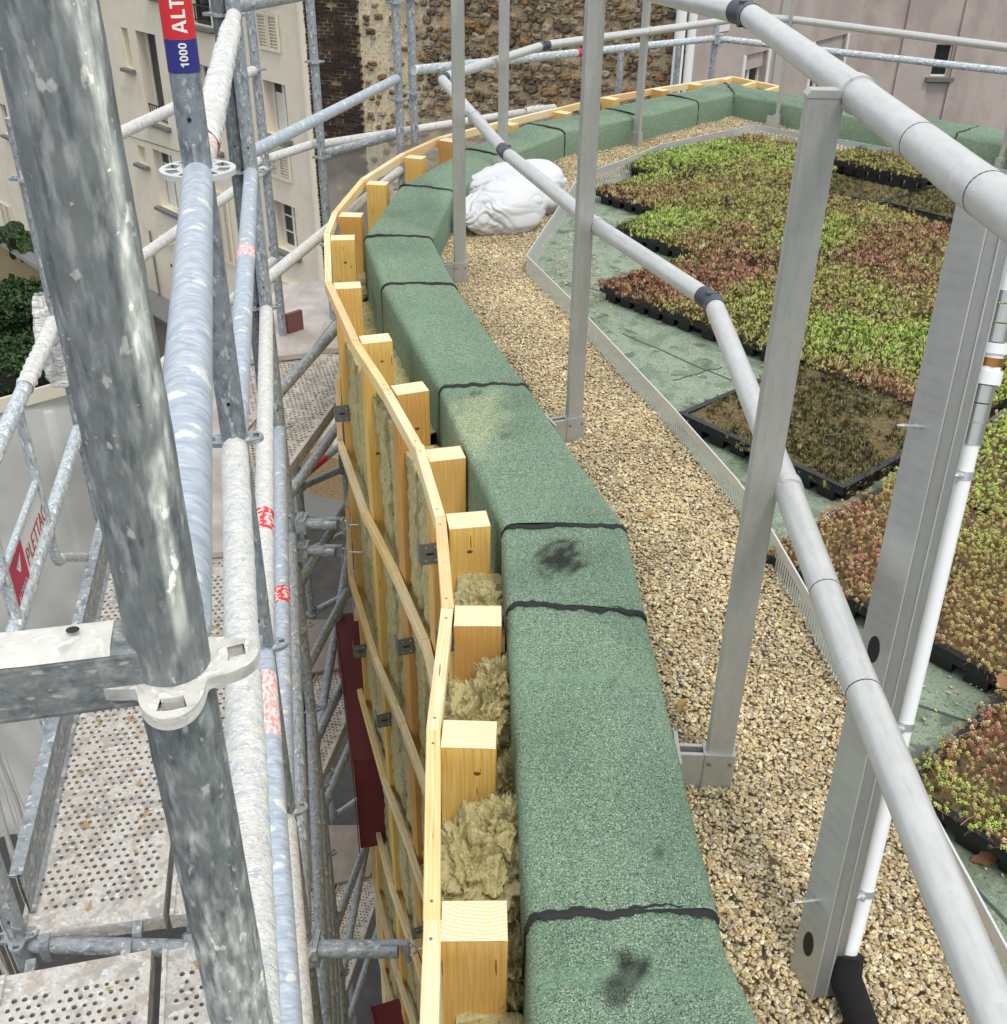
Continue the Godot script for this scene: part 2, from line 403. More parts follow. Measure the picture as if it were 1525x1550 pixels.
func end_grain() -> ImageTexture:
	var s := 256
	var f := fnl(171, 0.012, 3)
	var g := fnl(172, 0.15, 3)
	var im := Image.create(s, s, false, Image.FORMAT_RGB8)
	var ca := rgb(246, 232, 204)
	var cb := rgb(216, 186, 140)
	for y in s:
		for x in s:
			var d := Vector2(x - 90, y - 330).length() + f.get_noise_2d(x, y) * 5.0
			var r := fposmod(d / 13.0, 1.0)
			var k := pow(r, 3.0) * 0.75 + g.get_noise_2d(x, y) * 0.22 + (0.1 if fposmod(x + y * 0.3 + f.get_noise_2d(x * 3, y * 3) * 30, 23) < 1.5 else 0.0)
			im.set_pixel(x, y, ca.lerp(cb, clampf(k, 0, 1)))
	return ImageTexture.create_from_image(im)

# ------------------------------------------------------------------ roof
# (outer x, outer z, inner x, inner z) of the parapet cap at each felt lap, near to far
const CAP := [[0.066, -0.30, 0.52, -0.34], [0.049, -1.021, 0.348, -1.019], [0.047, -1.068, 0.345, -1.087], [0.014, -1.875, 0.315, -1.851], [0.0, -2.193, 0.304, -2.201], [-0.2, -2.995, 0.074, -3.013], [-0.475, -3.909, -0.19, -3.913], [-0.614, -4.51, -0.318, -4.496], [-0.54, -5.349, -0.262, -5.251], [-0.242, -6.15, -0.03, -5.96], [0.107, -6.825, 0.339, -6.635], [0.624, -7.326, 0.829, -7.089], [1.094, -7.84, 1.285, -7.592], [1.585, -8.339, 1.582, -7.924]]
const CAP_RIGHT := [[1.585, -8.339, 1.582, -7.924], [2.30, -7.62, 2.11, -7.32], [2.95, -6.93, 2.703, -6.693], [3.75, -6.05, 3.50, -5.82]]
const CAP_H := 0.158
# top batten line (its centre) with the studs behind it
const STUDS := [[-0.02, -0.62], [-0.036, -1.061], [-0.058, -1.466], [-0.052, -1.835], [-0.087, -2.218], [-0.164, -2.595], [-0.292, -2.969], [-0.439, -3.351], [-0.606, -3.891], [-0.701, -4.463], [-0.711, -4.817], [-0.655, -5.411], [-0.506, -5.932], [-0.344, -6.339], [-0.002, -6.77], [0.346, -7.211], [0.691, -7.633], [1.069, -7.975], [1.36, -8.28]]
const BATTEN := [[-0.085, -0.62], [-0.102, -1.06], [-0.126, -1.477], [-0.12, -1.858], [-0.158, -2.232], [-0.238, -2.605], [-0.363, -2.971], [-0.507, -3.348], [-0.684, -3.924], [-0.777, -4.515], [-0.79, -4.865], [-0.735, -5.451], [-0.582, -6.0], [-0.414, -6.39], [-0.075, -6.83], [0.285, -7.27], [0.635, -7.70], [1.01, -8.05], [1.685, -8.60]]
const ROWS := [0.16, -0.52, -1.21, -1.88, -2.56, -3.24, -3.92, -4.6]
const EDGING := [[0.83, -0.45], [0.815, -1.079], [0.778, -1.542], [0.689, -2.389], [0.652, -2.586], [0.532, -3.037], [0.329, -3.735], [0.248, -4.016], [0.084, -4.529], [0.364, -5.788], [0.48, -6.033], [0.668, -6.285], [0.924, -6.678], [1.319, -7.028], [1.611, -7.28], [1.805, -7.115], [2.165, -6.805], [2.696, -6.275], [3.3, -5.7]]
const RAIL := [[0.444, -0.15], [0.447, -0.577], [0.452, -1.06], [0.468, -1.532], [0.483, -2.38], [0.246, -2.987], [-0.011, -3.835], [-0.319, -5.28], [0.181, -6.339], [1.321, -7.444], [1.60, -7.76], [1.87, -7.60], [2.81, -6.504], [3.6, -5.6]]

func profile_points(A: Vector3, B: Vector3, outer_drop: float, inner_drop: float, k: int) -> PackedVector3Array:
	# a cap section from outer foot, over the top, to inner foot
	var d := (B - A)
	var w := d.length()
	d /= w
	var r := 0.03
	var pts := PackedVector3Array()
	var raw: Array = []
	raw.append([-0.006, -outer_drop])
	for s in 6: raw.append([-0.004, -outer_drop + (outer_drop - r) * (s + 1) / 6.0])
	for s in 4:
		var a := PI / 2 * (s + 1) / 5.0
		raw.append([r - cos(a) * r - 0.003, -r + sin(a) * r])
	for s in 22: raw.append([r + (w - 2 * r) * s / 21.0, 0.003 * sin(PI * s / 21.0)])
	for s in 4:
		var a := PI / 2 * (s + 1) / 5.0
		raw.append([w - r + sin(a) * r, -r + cos(a) * r])
	for s in 5: raw.append([w + 0.002, -r - (inner_drop - r) * (s + 1) / 5.0])
	for q in raw: pts.append(A + d * q[0] + Vector3(0, q[1], 0))
	return pts

const STAINS := [[0.137, -2.059, 0.06, 0.9], [0.10, -1.98, 0.02, 0.4], [0.196, -0.978, 0.03, 0.8], [0.17, -0.94, 0.025, 0.6], [0.265, -1.2, 0.012, 0.6], [-0.09, -2.94, 0.022, 0.6], [0.0, -2.66, 0.016, 0.5], [0.22, -1.62, 0.012, 0.4], [0.235, -0.88, 0.02, 0.3]]

func cap_segment(a: Array, b: Array, parent: Node, far: bool, idx: int, lift: float) -> void:
	var A := Vector3(a[0], CAP_H, a[1])
	var B := Vector3(a[2], CAP_H, a[3])
	var A2 := Vector3(b[0], CAP_H, b[1])
	var B2 := Vector3(b[2], CAP_H, b[3])
	var ln := A.distance_to(A2)
	var nv := clampi(int(ln / (0.05 if far else 0.016)), 8, 64)
	var bump := fnl(200 + idx, 2.6, 3)
	var sp := fnl(230, 30.0, 4)
	var pts := PackedVector3Array()
	var cols := PackedColorArray()
	var nu := 0
	for y in nv + 1:
		var t := float(y) / nv
		var row := profile_points(A.lerp(A2, t), B.lerp(B2, t), 0.30, 0.2, 0)
		nu = row.size()
		for q in row:
			# the far end of each strip laps over the next one
			var lap := lift * smoothstep(0.0, 0.10, 0.16 - t * ln) * (1.0 if t * ln < 0.16 else 0.0)
			var dd := bump.get_noise_3dv(q) * 0.007 + lap
			q.y += dd
			q.x += bump.get_noise_3d(q.x, q.y + 9, q.z) * 0.005 * (1.0 if q.y < CAP_H - 0.03 else 0.2)
			pts.append(q)
			var tint := Color(1, 1, 1)
			for s in STAINS:
				var dist: float = Vector2(q.x - s[0], (q.z - s[1]) * 0.75).length() / s[2]
				if dist < 2.5:
					var m: float = (1.0 - smoothstep(0.5, 1.1, dist + sp.get_noise_3dv(q * 0.8) * 0.7)) * s[3] * clampf(0.85 + sp.get_noise_3dv(q * 3.0) * 0.8, 0, 1)
					tint = tint.lerp(Color(0.12, 0.10, 0.11), clampf(m * 1.35, 0, 1))
			# pale dusty wear on the second strip
			var dw := Vector2(q.x + 0.085, (q.z + 2.77) * 0.45).length()
			tint = tint.lerp(Color(2.3, 1.75, 1.55), 0.75 * (1.0 - smoothstep(0.02, 0.13, dw + sp.get_noise_3dv(q * 0.3) * 0.06)))
			cols.append(Color(tint.r / 2.3, tint.g / 2.3, tint.b / 2.3))
	var mb := MB.new()
	mb.grid(pts, nu, nv + 1, false, 1, 1, cols)
	obj("felt_strip", mb, M.felt, parent)

func bitumen_bead(a: Array, parent: Node, idx: int) -> void:
	var prof := profile_points(Vector3(a[0], CAP_H, a[1]), Vector3(a[2], CAP_H, a[3]), 0.24, 0.17, 0)
	var f := fnl(300 + idx, 9.0, 3)
	var dir := Vector3(a[2] - a[0], 0, a[3] - a[1]).normalized().cross(Vector3.UP)
	var rings := PackedVector3Array()
	var fine := PackedVector3Array()
	for k in prof.size() - 1:
		for s in 3: fine.append(prof[k].lerp(prof[k + 1], s / 3.0))
	fine.append(prof[prof.size() - 1])
	var n := fine.size()
	for k in n:
		var tng: Vector3 = (fine[mini(k + 1, n - 1)] - fine[maxi(k - 1, 0)]).normalized()
		var out := dir.cross(tng).normalized()
		if out.y < 0 and k > 12 and k < n - 12: out = -out
		if k <= 30 and out.dot(prof[14] - prof[0].lerp(prof[prof.size() - 1], 0.5)) < 0 and absf(out.y) < 0.3: out = out
		var wv := (0.0095 if idx < 8 else 0.0065) + f.get_noise_1d(k * 0.016) * 0.0045
		var sh := f.get_noise_1d(k * 0.006 + 40) * 0.014
		var p: Vector3 = fine[k] + dir * sh
		for s in 7:
			var t := s / 6.0 * 2.0 - 1.0
			rings.append(p + dir * t * wv + out * (0.0045 * (1.0 - t * t) - 0.002) + Vector3(0, 0.005, 0))
	var mb := MB.new()
	mb.grid(rings, 7, n)
	obj("bitumen_seam", mb, M.bitumen, parent)

func build_parapet() -> void:
	var p := thing("roof_parapet", "curved parapet capped with green mineral felt strips and black seams", "parapet")
	for k in CAP.size() - 1:
		cap_segment(CAP[k], CAP[k + 1], p, k > 7, maxi(k, 1), 0.006 if k > 1 else 0.0)
	for k in CAP_RIGHT.size() - 1:
		cap_segment(CAP_RIGHT[k], CAP_RIGHT[k + 1], p, true, 20 + k, 0.004)
	for k in range(2, CAP.size()): bitumen_bead(CAP[k], p, k)
	for k in range(1, CAP_RIGHT.size() - 1): bitumen_bead(CAP_RIGHT[k], p, 30 + k)
	# the wall that the cap sits on
	var mb := MB.new()
	for L in [CAP, CAP_RIGHT]:
		for k in L.size() - 1:
			var a: Array = L[k]
			var b: Array = L[k + 1]
			var A := Vector3(a[0], 0, a[1]); var B := Vector3(a[2], 0, a[3]); var A2 := Vector3(b[0], 0, b[1]); var B2 := Vector3(b[2], 0, b[3])
			var ia := A.lerp(B, 0.06); var ib := A2.lerp(B2, 0.06)
			var oa := B.lerp(A, 0.06); var ob := B2.lerp(A2, 0.06)
			var up := Vector3(0, CAP_H - 0.012, 0)
			var dn := Vector3(0, -13, 0)
			var nn := (ib - ia).cross(Vector3.UP).normalized()
			if nn.dot(A - B) < 0: nn = -nn
			mb.quad(ia + up, ib + up, ib + dn, ia + dn, nn)
			mb.quad(oa + up, ob + up, ob + Vector3(0, -0.2, 0), oa + Vector3(0, -0.2, 0), -nn)
			mb.quad(ia + up, ib + up, ob + up, oa + up, Vector3.UP)
	obj("parapet_core", mb, M.concrete, p)

func inner_poly() -> PackedVector2Array:
	var p := PackedVector2Array()
	for a in CAP: p.append(Vector2(a[2], a[3]))
	for k in range(1, CAP_RIGHT.size()): p.append(Vector2(CAP_RIGHT[k][2], CAP_RIGHT[k][3]))
	return p

func build_roof() -> void:
	# membrane over the whole roof, 4 cm below the gravel
	var poly := inner_poly()
	poly.append(Vector2(6.0, -3.0)); poly.append(Vector2(6.0, 1.5)); poly.append(Vector2(0.3, 1.5))
	var idx := Geometry2D.triangulate_polygon(poly)
	var mb := MB.new()
	for k in range(0, idx.size(), 3):
		var q: Array = []
		for s in 3: q.append(Vector3(poly[idx[k + s]].x, -0.04, poly[idx[k + s]].y))
		mb.tri(q[0], q[1], q[2], Vector3.UP)
	tag(obj("roof", mb, M.roof_felt), "", "", "", "structure")
	# laps of the membrane
	var roof := get_node("roof")
	var u := Vector3(0.656, 0, 0.755)
	var w := Vector3(0.755, 0, -0.656)
	for L in [[Vector3(0.45, -0.04, -3.95), Vector3(0.95, -0.04, -3.32), 0.004], [Vector3(0.60, -0.04, -3.50), Vector3(0.80, -0.04, -3.62), 0.003], [Vector3(0.33, -0.04, -4.5), Vector3(0.75, -0.04, -4.0), 0.004], [Vector3(0.80, -0.04, -1.85), Vector3(1.2, -0.04, -1.65), 0.004], [Vector3(0.82, -0.04, -1.4), Vector3(1.0, -0.04, -1.0), 0.004]]:
		var sm := MB.new()
		var f := fnl(9, 3.0, 2)
		var pts := PackedVector3Array()
		var dd: Vector3 = (L[1] - L[0]).normalized()
		var ss := dd.cross(Vector3.UP)
		for k in 25:
			var c: Vector3 = L[0].lerp(L[1], k / 24.0) + ss * f.get_noise_1d(k * 0.03) * 0.012
			for s in 3: pts.append(c + ss * (s - 1) * L[2] + Vector3(0, 0.001 + 0.0022 * (1 if s == 1 else 0), 0))
		sm.grid(pts, 3, 25)
		obj("lap_seam", sm, M.lap, roof)

func pebble_mesh(sd: int) -> ArrayMesh:
	var f := fnl(sd, 0.9, 2)
	var mb := MB.new()
	var nu := 8
	var nv := 6
	var pts := PackedVector3Array()
	for y in nv:
		for x in nu + 1:
			var th := PI * y / (nv - 1)
			var ph := TAU * (x % nu) / nu
			var d := Vector3(sin(th) * cos(ph), cos(th), sin(th) * sin(ph))
			var r := 1.0 + f.get_noise_3dv(d * 1.4) * 0.5
			pts.append(Vector3(d.x * r, d.y * r * 0.42, d.z * r * 0.64))
	mb.grid(pts, nu + 1, nv, true)
	return mb.mesh(M.pebble)

const PEBBLE_TONES := [Color(0.52, 0.41, 0.25), Color(0.62, 0.52, 0.35), Color(0.40, 0.31, 0.20), Color(0.70, 0.63, 0.49), Color(0.26, 0.21, 0.15), Color(0.56, 0.46, 0.31), Color(0.78, 0.73, 0.62), Color(0.44, 0.37, 0.28), Color(0.54, 0.40, 0.20), Color(0.33, 0.29, 0.25), Color(0.66, 0.57, 0.40)]

func build_gravel() -> void:
	var poly := inner_poly()
	poly.insert(0, Vector2(0.53, -0.25))
	var e := PackedVector2Array()
	for q in EDGING: e.append(Vector2(q[0], q[1]))
	e.reverse()
	poly.append_array(e)
	var mb := MB.new()
	var idx := Geometry2D.triangulate_polygon(poly)
	for k in range(0, idx.size(), 3):
		var q: Array = []
		for s in 3: q.append(Vector3(poly[idx[k + s]].x, -0.016, poly[idx[k + s]].y))
		mb.tri(q[0], q[1], q[2], Vector3.UP)
	var bed := obj("gravel_bed", mb, M.gravel_base)
	tag(bed, "", "", "", "structure")
	var xf: Array = [[], [], [], []]
	var cl: Array = [[], [], [], []]
	var h := fnl(411, 1.7, 2)
	var tone := fnl(412, 2.5, 3)
	var box := Rect2(-0.45, -8.0, 3.7, 7.9)
	var count := 0
	var tries := 0
	while count < 125000 and tries < 1100000:
		tries += 1
		var p := Vector2(box.position.x + rng.randf() * box.size.x, box.position.y + rng.randf() * box.size.y)
		if p.y < -5.2 and rng.randf() < 0.45: continue
		if p.x > 1.2 and p.y > -4.5: continue
		if not Geometry2D.is_point_in_polygon(p, poly): continue
		count += 1
		place_pebble(Vector3(p.x, h.get_noise_2d(p.x, p.y) * 0.012 - 0.008 + rng.randf() * 0.012, p.y), xf, cl, tone)
	# strays that fell over the edging on to the membrane
	for k in 1500:
		var c: Vector2 = Vector2(0.27, -4.50) + Vector2(rng.randfn() * 0.13, rng.randfn() * 0.34)
		if k > 1120: c = Vector2(0.75, -3.1) + Vector2(rng.randfn() * 0.35, rng.randfn() * 0.8)
		if k > 1360: c = Vector2(1.02, -1.5) + Vector2(rng.randfn() * 0.12, rng.randfn() * 0.5)
		if Geometry2D.is_point_in_polygon(c, poly) or c.x < 0.2: continue
		place_pebble(Vector3(c.x, -0.035, c.y), xf, cl, tone, 0.75)
	for k in 4:
		multi("pebbles", pebble_mesh(420 + k), xf[k], cl[k], bed)

func place_pebble(p: Vector3, xf: Array, cl: Array, tone: FastNoiseLite, sc := 1.0) -> void:
	var s := sc * (0.0037 + 0.0032 * pow(rng.randf(), 1.6))
	if rng.randf() < 0.03: s *= 1.5
	var b := Basis.from_euler(Vector3(rng.randfn() * 0.3, rng.randf() * TAU, rng.randfn() * 0.3)).scaled(Vector3.ONE * s)
	var k := rng.randi() % 4
	xf[k].append(Transform3D(b, p))
	var c: Color = PEBBLE_TONES[rng.randi() % PEBBLE_TONES.size()].lerp(Color(0.52, 0.44, 0.31), 0.3)
	var d := 1.0 + tone.get_noise_2d(p.x, p.z) * 0.22 + rng.randfn() * 0.10
	cl[k].append(Color(c.r * d * 1.14, c.g * d * 1.11, c.b * d * 0.99))

func multi(called: String, mesh: Mesh, xf: Array, cl: Array, parent: Node) -> MultiMeshInstance3D:
	var mm := MultiMesh.new()
	mm.transform_format = MultiMesh.TRANSFORM_3D
	mm.use_colors = true
	mm.mesh = mesh
	mm.instance_count = xf.size()
	for k in xf.size():
		mm.set_instance_transform(k, xf[k])
		mm.set_instance_color(k, cl[k])
	var o := MultiMeshInstance3D.new()
	o.multimesh = mm
	o.name = numbered(called, parent)
	parent.add_child(o, true)
	tag(o, "", "", "", "stuff")
	return o

func build_edging() -> void:
	var t := thing("gravel_edging", "thin slotted aluminium edging between the gravel strip and the planted roof", "edging")
	for k in EDGING.size() - 1:
		var a := Vector3(EDGING[k][0], -0.04, EDGING[k][1])
		var b := Vector3(EDGING[k + 1][0], -0.04, EDGING[k + 1][1])
		var ln := a.distance_to(b)
		var bs := basis_along(b - a)
		var mb := MB.new()
		var mid := (a + b) / 2
		mb.box(mid + Vector3(0, 0.1015, 0), bs, Vector3(0.001, 0.0140, ln / 2))
		mb.box(mid + Vector3(0, 0.115, 0), bs, Vector3(0.0022, 0.0022, ln / 2))
		mb.box(mid + Vector3(0, 0.019, 0), bs, Vector3(0.001, 0.019, ln / 2))
		mb.box(mid + bs.x * 0.025 + Vector3(0, 0.002, 0), bs, Vector3(0.024, 0.0008, ln / 2))
		var pitch := 0.015 if k < 9 else 0.026
		var nb := int(ln / pitch)
		for j in nb:
			mb.box(a.lerp(b, (j + 0.5) / nb) + Vector3(0, 0.060, 0), bs, Vector3(0.001, 0.028, pitch * 0.22))
		obj("edging_strip", mb, M.zinc_edge, t)

# ------------------------------------------------------------------ timber cladding frame
func outward(k: int) -> Vector3:
	var a: Array = STUDS[maxi(k - 1, 0)]
	var b: Array = STUDS[mini(k + 1, STUDS.size() - 1)]
	var d := Vector3(b[0] - a[0], 0, b[1] - a[1]).normalized()
	return Vector3(d.z, 0, -d.x)      # to the left when walking away

func wood_bar(a: Vector3, b: Vector3, w: float, h: float, up: Vector3, m) -> MB:
	var mb := MB.new()
	mb.off = Vector2(rng.randf() * 9, rng.randf() * 9)
	var d := (b - a).normalized()
	var side := up.cross(d).normalized()
	mb.prism(rrect(w, h, 0.0016, 1), a, b, side, d.cross(side), true)
	return mb

func build_frame() -> void:
	var t := thing("timber_frame", "pale softwood cladding frame of studs and curved battens outside the parapet", "timber frame")
	var tones := ["stud", "stud_warm", "stud", "stud_dark", "stud", "stud_warm", "stud_dark"]
	for k in STUDS.size():
		var o := outward(k)
		var tang := Vector3(-o.z, 0, o.x)
		var yaw := Basis(Vector3.UP, rng.randfn() * 0.03)
		o = yaw * o; tang = yaw * tang
		var top := 0.158 + rng.randfn() * 0.006
		var c := Vector3(STUDS[k][0], 0, STUDS[k][1])
		var mb := MB.new()
		mb.off = Vector2(rng.randf() * 9, rng.randf() * 9)
		var pr := rrect(0.102, 0.074, 0.003, 2)
		var bot := -7.0 if k < 13 else -1.5
		mb.prism(pr, c + Vector3(0, top, 0), c + Vector3(0, bot, 0), o, tang, false)
		var eg := MB.new()
		var base := Vector2(rng.randf() * 0.3, rng.randf() * 0.4)
		eg.quad(c + Vector3(0, top, 0) - o * 0.0505 - tang * 0.0365, c + Vector3(0, top, 0) + o * 0.0505 - tang * 0.0365, c + Vector3(0, top, 0) + o * 0.0505 + tang * 0.0365, c + Vector3(0, top, 0) - o * 0.0505 + tang * 0.0365, Vector3.UP, base, base + Vector2(0.7, 0.55))
		# splinters round the sawn top edge
		for s in 16:
			var e := rng.randf() * 2 - 1
			var q := c + Vector3(0, top, 0) + (o * e * 0.05 + tang * 0.0372 * (1 if rng.randf() < 0.8 else -1))
			eg.tri(q - o * 0.0025, q + o * 0.0025, q + tang * 0.003 + Vector3(0, -0.002 - rng.randf() * 0.006, 0) + o * rng.randfn() * 0.002, tang)
		var m := mb.mesh(M[tones[k % 7]])
		eg.surface(m, M.end_grain)
		var st := obj_mesh("stud", m, t, Transform3D.IDENTITY)
		if k < 10:
			for s in 3:
				var kn := MB.new()
				var sd: Vector3 = tang if tang.z > 0 else -tang
				var kp := c + sd * 0.0372 + o * (rng.randf() - 0.5) * 0.07 + Vector3(0, top - 0.05 - rng.randf() * 0.5, 0)
				var kpoly := PackedVector2Array()
				var ks := 0.003 + rng.randf() * 0.004
				for q in 12: kpoly.append(Vector2(cos(TAU * q / 12) * ks * 1.3, sin(TAU * q / 12) * ks * (0.7 + rng.randf() * 0.3)))
				kn.cap(kpoly, kp, o, Vector3.UP, sd)
				obj("knot", kn, M.knot, st)
	# battens: straight lengths that meet at the studs
	var bt := ["batten", "batten_warm", "batten", "batten_pink", "batten", "batten", "batten_warm", "batten_pink", "batten"]
	for r in ROWS.size():
		for k in BATTEN.size() - 1:
			if r > 0 and k > 11: continue
			# a window interrupts the lower rows
			if r >= 3 and r <= 3 and (k == 8): continue
			var y: float = ROWS[r] + rng.randfn() * 0.002
			var a := Vector3(BATTEN[k][0], y - 0.022, BATTEN[k][1])
			var b := Vector3(BATTEN[k + 1][0], y - 0.022, BATTEN[k + 1][1])
			var d := (b - a).normalized()
			var side := Vector3(d.z, 0, -d.x) * rng.randfn() * 0.0012
			var bar := obj("batten", wood_bar(a + d * 0.0006 + side, b - d * 0.0006 + side, 0.027 if r == 0 else 0.024, 0.043, Vector3.UP, null), M[bt[(k + r * 4) % 9]], t)
			if r < 4 and k < 11:
				var sc := MB.new()
				var inn := Vector3(-d.z, 0, d.x)
				if inn.x < 0: inn = -inn
				for e in [0.035, a.distance_to(b) - 0.035]:
					for y2 in [0.010, -0.010]:
						var sp0: Vector3 = a + d * (e as float) + Vector3(0, y2, 0) + (Vector3(0, 0.0215 - y2, 0) if r == 0 else inn * 0.0122)
						if r == 0 and y2 < 0: continue
						sc.rod(sp0 - (Vector3(0, 0.002, 0) if r == 0 else inn * 0.002), sp0 + (Vector3(0, 0.0006, 0) if r == 0 else inn * 0.0006), 0.0028, 8)
				obj("screw", sc, M.bracket, bar)
	# end piece round the far corner
	for q in [[Vector3(1.685, 0.138, -8.60), Vector3(1.98, 0.138, -8.20)], [Vector3(1.60, 0.138, -8.45), Vector3(1.685, 0.138, -8.60)], [Vector3(1.70, 0.138, -8.23), Vector3(1.83, 0.138, -8.40)], [Vector3(1.83, 0.138, -8.06), Vector3(1.96, 0.138, -8.22)]]:
		obj("batten", wood_bar(q[0], q[1], 0.03, 0.043, Vector3.UP, null), M.batten_warm, t)
	# folded steel brackets on the studs
	for q in [[5, -0.16], [4, -0.18], [6, -0.80], [8, -0.36], [5, -1.58], [7, -1.50], [8, -1.58], [6, -2.35], [3, -0.86], [9, -0.9], [2, -1.3]]:
		var o := outward(q[0])
		var tang := Vector3(-o.z, 0, o.x)
		if tang.z < 0: tang = -tang
		var c := Vector3(STUDS[q[0]][0], q[1], STUDS[q[0]][1]) + o * 0.058 + tang * 0.0385
		var mb := MB.new()
		mb.box(c, Basis(o, Vector3.UP, tang), Vector3(0.03, 0.036, 0.0012))
		mb.box(c + o * 0.029 - tang * 0.02, Basis(o, Vector3.UP, tang), Vector3(0.0012, 0.036, 0.02))
		var bk := obj("bracket", mb, M.bracket, t)
		var hl := MB.new()
		for s in [[-0.016, 0.022, 0.004], [-0.016, -0.022, 0.004], [0.012, 0.022, 0.003], [0.012, -0.022, 0.003]]:
			hl.rod(c + o * s[0] + Vector3(0, s[1], 0), c + o * s[0] + Vector3(0, s[1], 0) + tang * 0.003, s[2], 8)
		obj("screw", hl, M.zinc, bk)
		var sl := MB.new()
		sl.box(c + tang * 0.0016, Basis(o, Vector3.UP, tang), Vector3(0.011, 0.0035, 0.0006))
		obj("slot", sl, M.black, bk)

func build_wool() -> void:
	var t := thing("mineral_wool", "olive yellow mineral wool packed between the timber studs", "insulation")
	for k in range(0, 13):
		var a := Vector3(STUDS[k][0], 0, STUDS[k][1])
		var b := Vector3(STUDS[k + 1][0], 0, STUDS[k + 1][1])
		var d := (b - a)
		var ln := d.length()
		d /= ln
		var o := Vector3(d.z, 0, -d.x)
		var f := fnl(500 + k, 5.0, 4)
		var big := fnl(540 + k, 1.2, 3)
		var top := [-0.03, 0.0, -0.05, 0.02, -0.06, -0.02, -0.02, -0.03, -0.12, -0.1, -0.2, -0.25, -0.3][k] as float
		var near := k < 9
		var nu := 26 if near else 8
		var nv := 150 if near else 40
		var rows: Array = [[], [], []]
		# two batts side by side leave a ragged crack between them
		for half in 2:
			var pts := PackedVector3Array()
			for y in nv:
				var yy := top - pow(float(y) / (nv - 1), 1.35) * (top + 5.2)
				for x in nu:
					var u := float(x) / (nu - 1)
					var crack := 0.52 + big.get_noise_1d(yy * 2.0) * 0.10
					var gap := 0.012 + 0.014 * f.get_noise_1d(yy * 3.0)
					var s := lerpf(0.034, ln * crack - gap, u) if half == 0 else lerpf(ln * crack + gap, ln - 0.034, u)
					var p := a + d * s + Vector3(0, yy, 0)
					var edge := minf(u, 1 - u) * (nu - 1)
					var sink := 0.0 if edge > 1.5 else (0.02 if edge > 0.5 else 0.09)
					if y == 0: sink += 0.03
					var rr := f.get_noise_3dv(p * 3.0) * 0.013 + big.get_noise_3dv(p) * 0.016
					p += o * (0.028 + rr - sink) + Vector3(0, f.get_noise_3dv(p * 2.0 + Vector3.ONE * 7) * 0.012, 0)
					pts.append(p)
			var mb := MB.new()
			mb.grid(pts, nu, nv)
			# top of the batt back to the wall
			var tp := PackedVector3Array()
			for y in 9:
				for x in nu:
					var u := float(x) / (nu - 1)
					var s := lerpf(0.034, ln * 0.5, u) if half == 0 else lerpf(ln * 0.5, ln - 0.034, u)
					var p := a + d * s + o * (0.03 - y * 0.0195)
					p.y = top + f.get_noise_3dv(p * 4.0) * 0.022 + big.get_noise_3dv(p * 2) * 0.03 - (0.01 if y == 0 else 0.0)
					tp.append(p)
			mb.grid(tp, nu, 9)
			obj("wool_batt", mb, M.wool, t)
	# torn tufts pushed in at the top
	var spots := [[0, Vector3(-0.03, 0.02, -1.265), Vector3(0.075, 0.055, 0.11)], [0, Vector3(0.01, 0.05, -1.33), Vector3(0.05, 0.045, 0.06)], [0, Vector3(-0.055, 0.0, -1.20), Vector3(0.05, 0.04, 0.06)], [1, Vector3(-0.04, 0.03, -1.66), Vector3(0.06, 0.05, 0.075)], [1, Vector3(-0.0, 0.07, -1.72), Vector3(0.04, 0.035, 0.05)], [2, Vector3(-0.05, 0.03, -2.02), Vector3(0.055, 0.03, 0.09)], [3, Vector3(-0.02, 0.0, -0.86), Vector3(0.06, 0.05, 0.06)], [4, Vector3(-0.33, 0.02, -3.19), Vector3(0.035, 0.03, 0.04)], [5, Vector3(-0.38, 0.06, -3.12), Vector3(0.03, 0.03, 0.035)], [6, Vector3(-0.65, 0.0, -4.2), Vector3(0.04, 0.03, 0.06)], [7, Vector3(0.03, 0.0, -1.52), Vector3(0.03, 0.03, 0.05)], [8, Vector3(0.02, -0.02, -1.10), Vector3(0.03, 0.04, 0.05)]]
	var strands := MB.new()
	for q in spots:
		var f := fnl(560 + q[0], 1.5, 5)
		var f2 := fnl(570 + q[0], 1.0, 1)
		var mb := MB.new()
		var pts := PackedVector3Array()
		var c: Vector3 = q[1]
		for y in 70:
			for x in 111:
				var th := PI * y / 69.0
				var ph := TAU * (x % 110) / 110.0
				var dd := Vector3(sin(th) * cos(ph), cos(th), sin(th) * sin(ph))
				# cauliflower lumps: rounded swellings with creases between them
				var w := dd * 0.8 + Vector3(f2.get_noise_3dv(dd + c * 9), f2.get_noise_3dv(dd + Vector3.ONE * 5), f2.get_noise_3dv(dd + Vector3.ONE * 9)) * 0.7
				var r := 0.78 + absf(f2.get_noise_3dv(w + c * 20.0)) * 0.62 + absf(f2.get_noise_3dv(w * 2.3 + c * 11.0)) * 0.34 + absf(f.get_noise_3dv(dd * 2.6)) * 0.24 + f.get_noise_3dv(dd * 7.0) * 0.10 + f.get_noise_3dv(dd * 22.0) * 0.035
				pts.append(c + dd * r * q[2])
		mb.grid(pts, 111, 70, true)
		obj("wool_tuft", mb, M.wool, t)
		for s in 3600:
			var k2: int = rng.randi() % pts.size()
			var p := pts[k2]
			var dirv: Vector3 = ((p - c) / (q[2] as Vector3)).normalized()
			strand(strands, p - dirv * 0.004, dirv)
